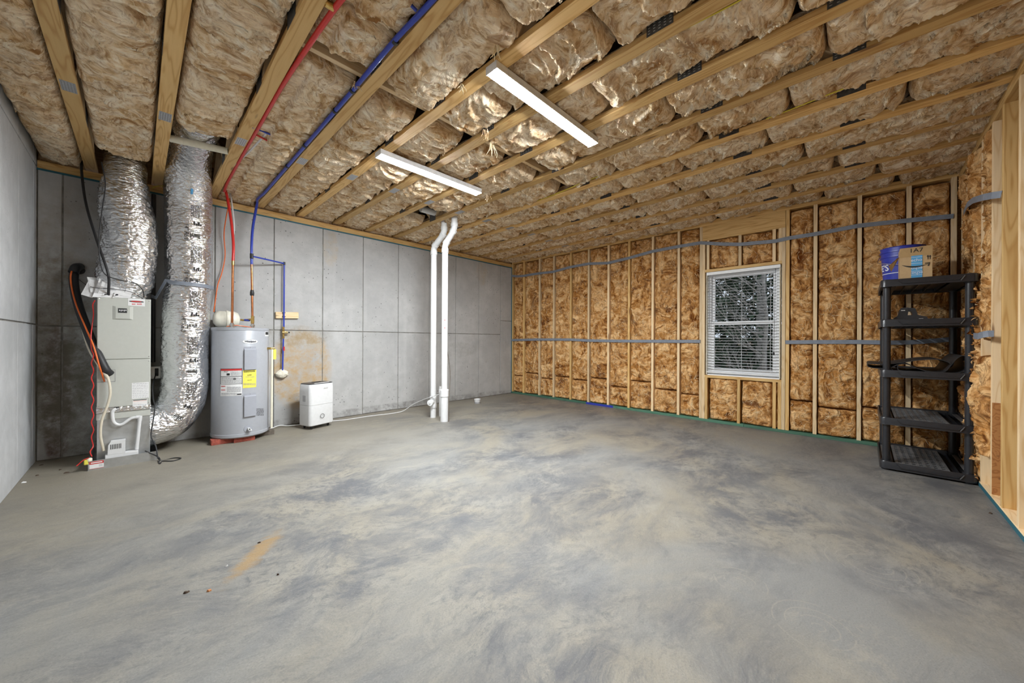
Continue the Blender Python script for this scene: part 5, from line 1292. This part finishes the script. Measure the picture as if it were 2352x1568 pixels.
# cardboard box on the top tray
bxY0, bxY1 = pX(2142, 600, 4.95).y, pX(2067, 600, 4.95).y
bx = thing('cardboard_box', 'small cardboard shipping box with blue tape on the top shelf', 'box', (5.05, (bxY0 + bxY1) / 2, ZTOP))
bX0, bX1, bz1 = 4.95, 5.17, pX(2105, 567, 4.95).z
MB().box((bX0, bxY0, ZTOP), (bX1, bxY1, bz1 - .0), .002).build('carton', M['card'], bx)
zfl = pX(2067, 590, 4.95).z
MB().box((bX0 - .002, bxY0, zfl - .01), (bX0, bxY1, bz1 + .001), .0005).build('top_strip', M['card_dark'], bx)
zc = (ZTOP + bz1) / 2
def onbox(x, y, l=.0035): return Vector((bX0 - l, 0, 0))
ymid = pX(2105, 600, 4.95).y
def fb(px_, py_): p = pX(px_, py_, 4.95); return p.y, p.z
tp0 = fb(2093, 588); tp1 = fb(2118.5, 633)
MB().box((bX0 - .003, tp1[0], ZTOP + .003), (bX0 - .0022, tp0[0], tp0[1])).build('blue_tape', M['tapeblue'], bx)
def bl_(cy, cz, l=.0042, flip=1): return lambda x, y: Vector((bX0 - l, cy - x * flip, cz + y * flip))
c = fb(2104, 575); lettering('box_mark', '1A7', .052, M['ink'], bx, bl_(*c))
for (x, y, fl_) in ((2105, 597, 1), (2106, 616, -1), (2107, 626.5, -1)):
    c = fb(x, y); lettering('tape_lettering', 'echo', .036, M['paper'], bx, bl_(c[0], c[1], .0042, fl_))
mb = MB()
for y in (590.5, 604.5, 622, 631): c = fb(2105.5, y); mb.box((bX0 - .0036, c[0] - .035, c[1] - .0012), (bX0 - .003, c[0] + .035, c[1] + .0012))
mb.build('tape_lines', M['paper'], bx)
sm = [fb(2072 + 63 * t, 609.5 + 16 * (t * (1 - t)) * 1.5 - 6.0 * t) for t in [i / 16 for i in range(17)]]; vs = []
for i, (y, z) in enumerate(sm):
    w = .0015 + .006 * math.sin(math.pi * min(1, i / 13)); vs += [(bX0 - .005, y, z - w), (bX0 - .005, y, z + w)]
mb = MB().add(vs, [(2 * i, 2 * i + 2, 2 * i + 3, 2 * i + 1) for i in range(16)])
h0 = fb(2134, 602.5); hd = [fb(2124, 604.5), fb(2135, 602.5), fb(2131.5, 610.5)]
mb.ribbon([(bX0 - .005, *hd[0]), (bX0 - .005, *hd[1]), (bX0 - .005, *hd[2])], (1, 0, 0), .001, .007)
mb.build('smile_arrow', M['ink'], bx)
mb = MB()
for x in (2131, 2136):
    a_ = fb(x, 594); b2 = fb(x, 588); mb.box((bX0 - .004, a_[0] - .002, a_[1]), (bX0 - .003, a_[0] + .002, b2[1])); mb.add([(bX0 - .004, b2[0] - .008, b2[1] - .004), (bX0 - .004, b2[0] + .008, b2[1] - .004), (bX0 - .004, b2[0], b2[1] + .01)], [(0, 1, 2)])
a_, b2 = fb(2129, 595.6), fb(2138, 595.6); mb.box((bX0 - .004, b2[0], a_[1] - .001), (bX0 - .003, a_[0], a_[1] + .001)); mb.build('up_arrows', M['ink'], bx)
# side flap sticking out left of the box
fp = MB(); A, B, C_, D = pX(2066, 591, 4.952), pX(2062, 592, 4.93), pX(2041, 611, 4.91), pX(2047, 624, 4.93); fp.add([A, B, C_, D, A + Vector((.004, 0, 0)), B + Vector((.004, 0, 0)), C_ + Vector((.004, 0, 0)), D + Vector((.004, 0, 0))], [(0, 1, 2, 3), (7, 6, 5, 4), (0, 4, 5, 1), (1, 5, 6, 2), (2, 6, 7, 3), (3, 7, 4, 0)])
# bucket behind it
bk = thing('bucket', 'blue plastic bucket standing behind the cardboard box', 'bucket', (5.33, -.275, ZTOP))
bcx, bcy = 5.345, -.274; zb2 = pX(2090, 571, 5.2).z; Hb = .375
MB().lathe([(.01, 0), (.130, .003), (.132, .01), (.148, Hb - .11), (.150, Hb - .10), (.158, Hb - .098), (.158, Hb - .085), (.150, Hb - .083), (.152, Hb - .05), (.160, Hb - .048), (.160, Hb - .036), (.152, Hb - .034), (.154, Hb - .006), (.160, Hb), (.150, Hb), (.146, Hb - .08), (.128, .02), (.01, .012)], (bcx, bcy, ZTOP), 48, cap=False).build('pail', M['bucketblue'], bk, 40)
ba = math.atan2(-bcy, -bcx)
def onb(a, z, l=.0015): r_ = .132 + (z - ZTOP - .01) / (Hb - .12) * .016 + l; return Vector((bcx + r_ * math.cos(ba + a), bcy + r_ * math.sin(ba + a), z))
lettering('bucket_lettering', "LOWE'S", .085, M['paper'], bk, lambda x, y: onb(-1.75 + x / .14, ZTOP + .175 + y), True)
mb = MB()
for z0, z1 in ((.115, .121), (.0, .0)):
    for i in range(20):
        a0, a1 = -1.5 + i * .13, -1.37 + i * .13
        if z1 > z0: mb.add([onb(a0, ZTOP + z0), onb(a1, ZTOP + z0), onb(a1, ZTOP + z1), onb(a0, ZTOP + z1)], [(0, 1, 2, 3)])
mb.build('white_stripe', M['paper'], bk)
for k in range(3):
    pass
hd = [Vector((bcx + .163 * math.cos(t), bcy + .163 * math.sin(t), ZTOP + Hb - .07)) for t in (ba - 1.35,)]
MB().tube(spline([Vector((bcx + .16 * math.cos(ba - 1.55), bcy + .16 * math.sin(ba - 1.55), ZTOP + Hb - .07)), Vector((bcx + .20 * math.cos(ba - 1.0), bcy + .2 * math.sin(ba - 1.0), ZTOP + Hb - .14)), Vector((bcx + .19 * math.cos(ba - .5), bcy + .19 * math.sin(ba - .5), ZTOP + Hb - .17)), Vector((bcx + .19 * math.cos(ba), bcy + .19 * math.sin(ba), ZTOP + Hb - .19))], 6), .003, 6).build('bail_wire', M['chrome'], bk, 60)
pk = MB(); 
o = fp.build('box_flap', M['card_dark'], bx)
# black tool on the second tray
zq = TZ[3] + RH - .010; tcy0, tcy1 = pX(2130, 740, 5.0).y, pX(2052, 740, 5.0).y
tl = thing('battery_charger', 'black plastic tool with a moulded handle on the second shelf', 'tool', (5.03, (tcy0 + tcy1) / 2, zq))
cy_ = (tcy0 + tcy1) / 2; wy = (tcy1 - tcy0) / 2
base = [(-wy, 0), (wy, 0), (wy, .025), (wy * .82, .040), (wy * .72, .055), (wy * .62, .105), (wy * .52, .122), (wy * .1, .122), (-wy * .28, .112), (-wy * .42, .062), (-wy * .95, .032), (-wy, .02)]
hole = [(-wy * .25, .062), (wy * .08, .060), (wy * .02, .090), (-wy * .2, .095)]
def side(pts, x0, x1): return MB().prism([(cy_ + p[0], zq + p[1]) for p in pts], 'x', x0, x1)
side([(-wy, 0), (wy, 0), (wy, .025), (wy * .82, .040), (wy * .72, .05), (-wy * .45, .05), (-wy * .95, .032), (-wy, .02)], 4.97, 5.10).build('base', M['black_pl'], tl)
side([(wy * .74, .048), (wy * .62, .105), (wy * .52, .122), (wy * .1, .122), (wy * .1, .088), (wy * .15, .048)], 4.985, 5.085).build('head', M['black_pl'], tl)
side([(wy * .3, .122), (wy * .3, .088), (-wy * .05, .086), (-wy * .16, .048), (-wy * .46, .048), (-wy * .30, .114)], 4.990, 5.080).build('handle', M['black_pl'], tl)
MB().box((4.983, cy_ + wy * .30, zq + .093), (4.985, cy_ + wy * .55, zq + .098)).box((4.968, cy_ - wy * .75, zq + .012), (4.970, cy_ - wy * .5, zq + .016)).build('label_line', M['paper'], tl)
# folded rubber sheet on the third tray
zr = TZ[2] + RH - .008
yy_ = lambda px_: pX(px_, 840, 5.0).y
zz_ = lambda py_: pX(2120, py_, 5.0).z
prof = [(1993, 838), (2000, 836), (2030, 837), (2070, 833), (2110, 826), (2150, 823), (2172, 828), (2186, 834)]
def sheet_s(pts, nm, par, t=.006, x0=4.92, x1=5.55):
    P = spline([(0, yy_(a), zz_(b)) for a, b in pts], 6); mb = MB(); vs = []; m = len(P)
    for i in range(m):
        T = (P[min(i + 1, m - 1)] - P[max(i - 1, 0)]).normalized(); nrm = Vector((0, -T.z, T.y))
        for x in (x0, x1):
            for s2 in (-1, 1): q = P[i] + nrm * (s2 * t / 2); vs.append((x, q.y, q.z))
    fs = []
    for i in range(m - 1):
        k = 4 * i; fs += [(k, k + 4, k + 6, k + 2), (k + 1, k + 3, k + 7, k + 5), (k, k + 1, k + 5, k + 4), (k + 2, k + 6, k + 7, k + 3)]
    fs += [(0, 2, 3, 1), (4 * m - 4, 4 * m - 3, 4 * m - 1, 4 * m - 2)]
    return mb.add(vs, fs).build(nm, M['black'], par, 40)
rm = thing('rubber_sheet', 'folded black rubber sheet draped across the middle shelf', 'rubber sheet', (5.2, -.38, zr))
sheet_s([(1994, 846), (2010, 848.5), (2040, 847), (2062, 838), (2080, 836), (2105, 845), (2128, 851), (2150, 852), (2168, 849), (2180, 836), (2192, 822), (2206, 814), (2216, 818), (2219, 832), (2214, 845), (2196, 851.5), (2160, 853.5)], 'upper_fold', rm)
sheet_s([(1994, 846), (1992, 841), (1998, 838), (2030, 838.5), (2070, 833), (2110, 826), (2150, 823.5), (2172, 828), (2182, 834)], 'top_layer', rm)
sheet_s([(2062, 838), (2060, 846), (2066, 851.5), (2090, 853), (2120, 853.5)], 'inner_fold', rm, .005)

# ================================================================== straps, cables and leftovers
def strap(pxs, plane, label, w=.048):
    pts = [plane(x, y) + Vector((-.009, 0, 0)) for x, y in pxs]
    o = MB().ribbon(pts, (0, 0, 1), w, .002).build('webbing_strap', M['strap'])
    return tag(o, label, 'strap', 'grey straps holding the insulation')
st = lambda x, y: pX(x, y, XI - .001)
up = [(1173.8, 633), (1188, 634.5), (1203, 633.5), (1220, 630.5), (1237, 628), (1271.5, 624), (1310.5, 613.3), (1351.5, 605.7), (1397, 604), (1444, 592.8), (1498.8, 577.4), (1558, 566.2), (1610, 557.7), (1660, 560.5), (1700.5, 561.2), (1740, 557.5), (1781.6, 553.8), (1812, 547), (1871.4, 537.7), (1973, 518.5), (2087, 506.3), (2190, 496.5)]
strap(up, st, 'upper grey strap stretched across the studs over the window')
lo = [(1173.8, 780.8), (1237, 779.4), (1310, 779.5), (1351.5, 781.7), (1397, 782.5), (1444, 783), (1558, 783.6), (1609, 783.6)]
strap(lo, st, 'lower grey strap left of the window')
lo2 = [(1804, 785.5), (1872, 785), (1973, 785), (2040, 786.5), (2087, 786), (2150, 782), (2195, 778)]
strap(lo2, st, 'lower grey strap right of the window, passing behind the shelf')
def rstrap(pxs, label):
    o = MB().ribbon([pY(x, y, YR + .03 + d) for x, y, d in pxs], (0, 0, 1), .048, .002).build('webbing_strap', M['strap']); tag(o, label, 'strap', 'grey straps holding the insulation')
rstrap([(2213, 489, .0), (2222, 470, .03), (2235, 460, .03), (2258, 453, .03), (2278, 449, .01), (2300, 446, -.025)], 'upper grey strap end curling onto the right stud wall')
rstrap([(2236, 771, .03), (2246, 772, .035), (2258, 768, .02), (2270, 766, .0), (2283, 766, -.025)], 'lower grey strap end beside the shelf post')
# yellow cables stapled along the trusses
def ycable(pxs, label, z=ZS + .012):
    o = MB().tube(spline([pZ(x, y, z) for x, y in pxs], 6), .0045, 8).build('yellow_cable', M['yellow'], None, 60); tag(o, label, 'cable', 'yellow cables on the trusses')
ycable([(1442, 138), (1480, 118), (1540, 84), (1600, 52), (1660, 22), (1715, -8)], 'yellow cable along a truss above the strip light, upper right')
ycable([(1230, 463), (1290, 440), (1340, 418), (1380, 403)], 'yellow cable along a truss beyond the strip lights')
ycable([(1760, 273), (1820, 250), (1880, 226), (1955, 197)], 'yellow cable along a truss at the far right')
o = MB().tube(spline([pY(350, 432, 5.68), pY(362, 427, 5.69), pY(385, 428, 5.70)], 4), .0045, 8).build('yellow_cable', M['yellow'], None, 60); tag(o, 'short yellow cable between the foil ducts', 'cable')
# orange string at the sill
for (x0, y0, x1, y1, lab) in ((798, 502, 858, 511, 'orange string under the sill by the third seam'), (716, 482, 748, 486, 'short orange string near the blue riser truss end')):
    o = MB().tube([pY(x0, y0, YC - .02), pY((x0 + x1) / 2, (y0 + y1) / 2 + .5, YC - .03), pY(x1, y1, YC - .02)], .004, 6).build('orange_string', M['orange']); tag(o, lab, 'string')
o = MB().box(pX(1346, 931, XI - .008) - Vector((.0, .0, .0)), pX(1408, 936, XI - .008) + Vector((.006, 0, .035))).build('blue_film', M['bucketblue']); tag(o, 'blue plastic film edge lying along the green bottom plate', 'film')
# small debris on the slab
for i, (x, y, s_, m_) in enumerate(((428, 1361, .012, 'debris'), (481, 1357, .012, 'pine_red'), (152, 1086, .018, 'debris'), (138, 1079, .012, 'debris'), (86, 1092, .012, 'debris'), (95, 1068, .014, 'debris'), (400, 1013, .014, 'paper'), (638, 1320, .008, 'debris'), (596, 1246, .010, 'debris'), (520, 1300, .008, 'paper'), (2275, 1179, .014, 'debris'), (55, 1108, .016, 'paper'))):
    q = pZ(x, y); mb = MB(); rr = random.Random(i)
    n = 7; ring = [(q.x + s_ * rr.uniform(.6, 1.2) * math.cos(6.283 * k / n), q.y + s_ * rr.uniform(.4, .8) * math.sin(6.283 * k / n)) for k in range(n)]
    mb.add([(a, b2, .0) for a, b2 in ring] + [(q.x + (a - q.x) * .7, q.y + (b2 - q.y) * .7, .004 + rr.uniform(0, .005)) for a, b2 in ring], [tuple(range(n))[::-1], tuple(range(n, 2 * n))] + [(k, (k + 1) % n, n + (k + 1) % n, n + k) for k in range(n)])
    o = mb.build('floor_chip', M[m_]); tag(o, ['dark pebble on the open floor, left of the reddish one', 'reddish pebble on the open floor', 'dark crumb in front of the drain pan, largest', 'small dark crumb left of the drain pan', 'dark crumb close to the left wall', 'dark crumb in the shaded left corner', 'white scrap beside the floor cord', 'dark speck by the ochre smear', 'dark twig bit on the ochre smear', 'white speck at the ochre smear tip', 'dark knot chip by the right stud wall', 'white chip at the foot of the left wall'][i], 'debris', 'bits of debris on the floor')
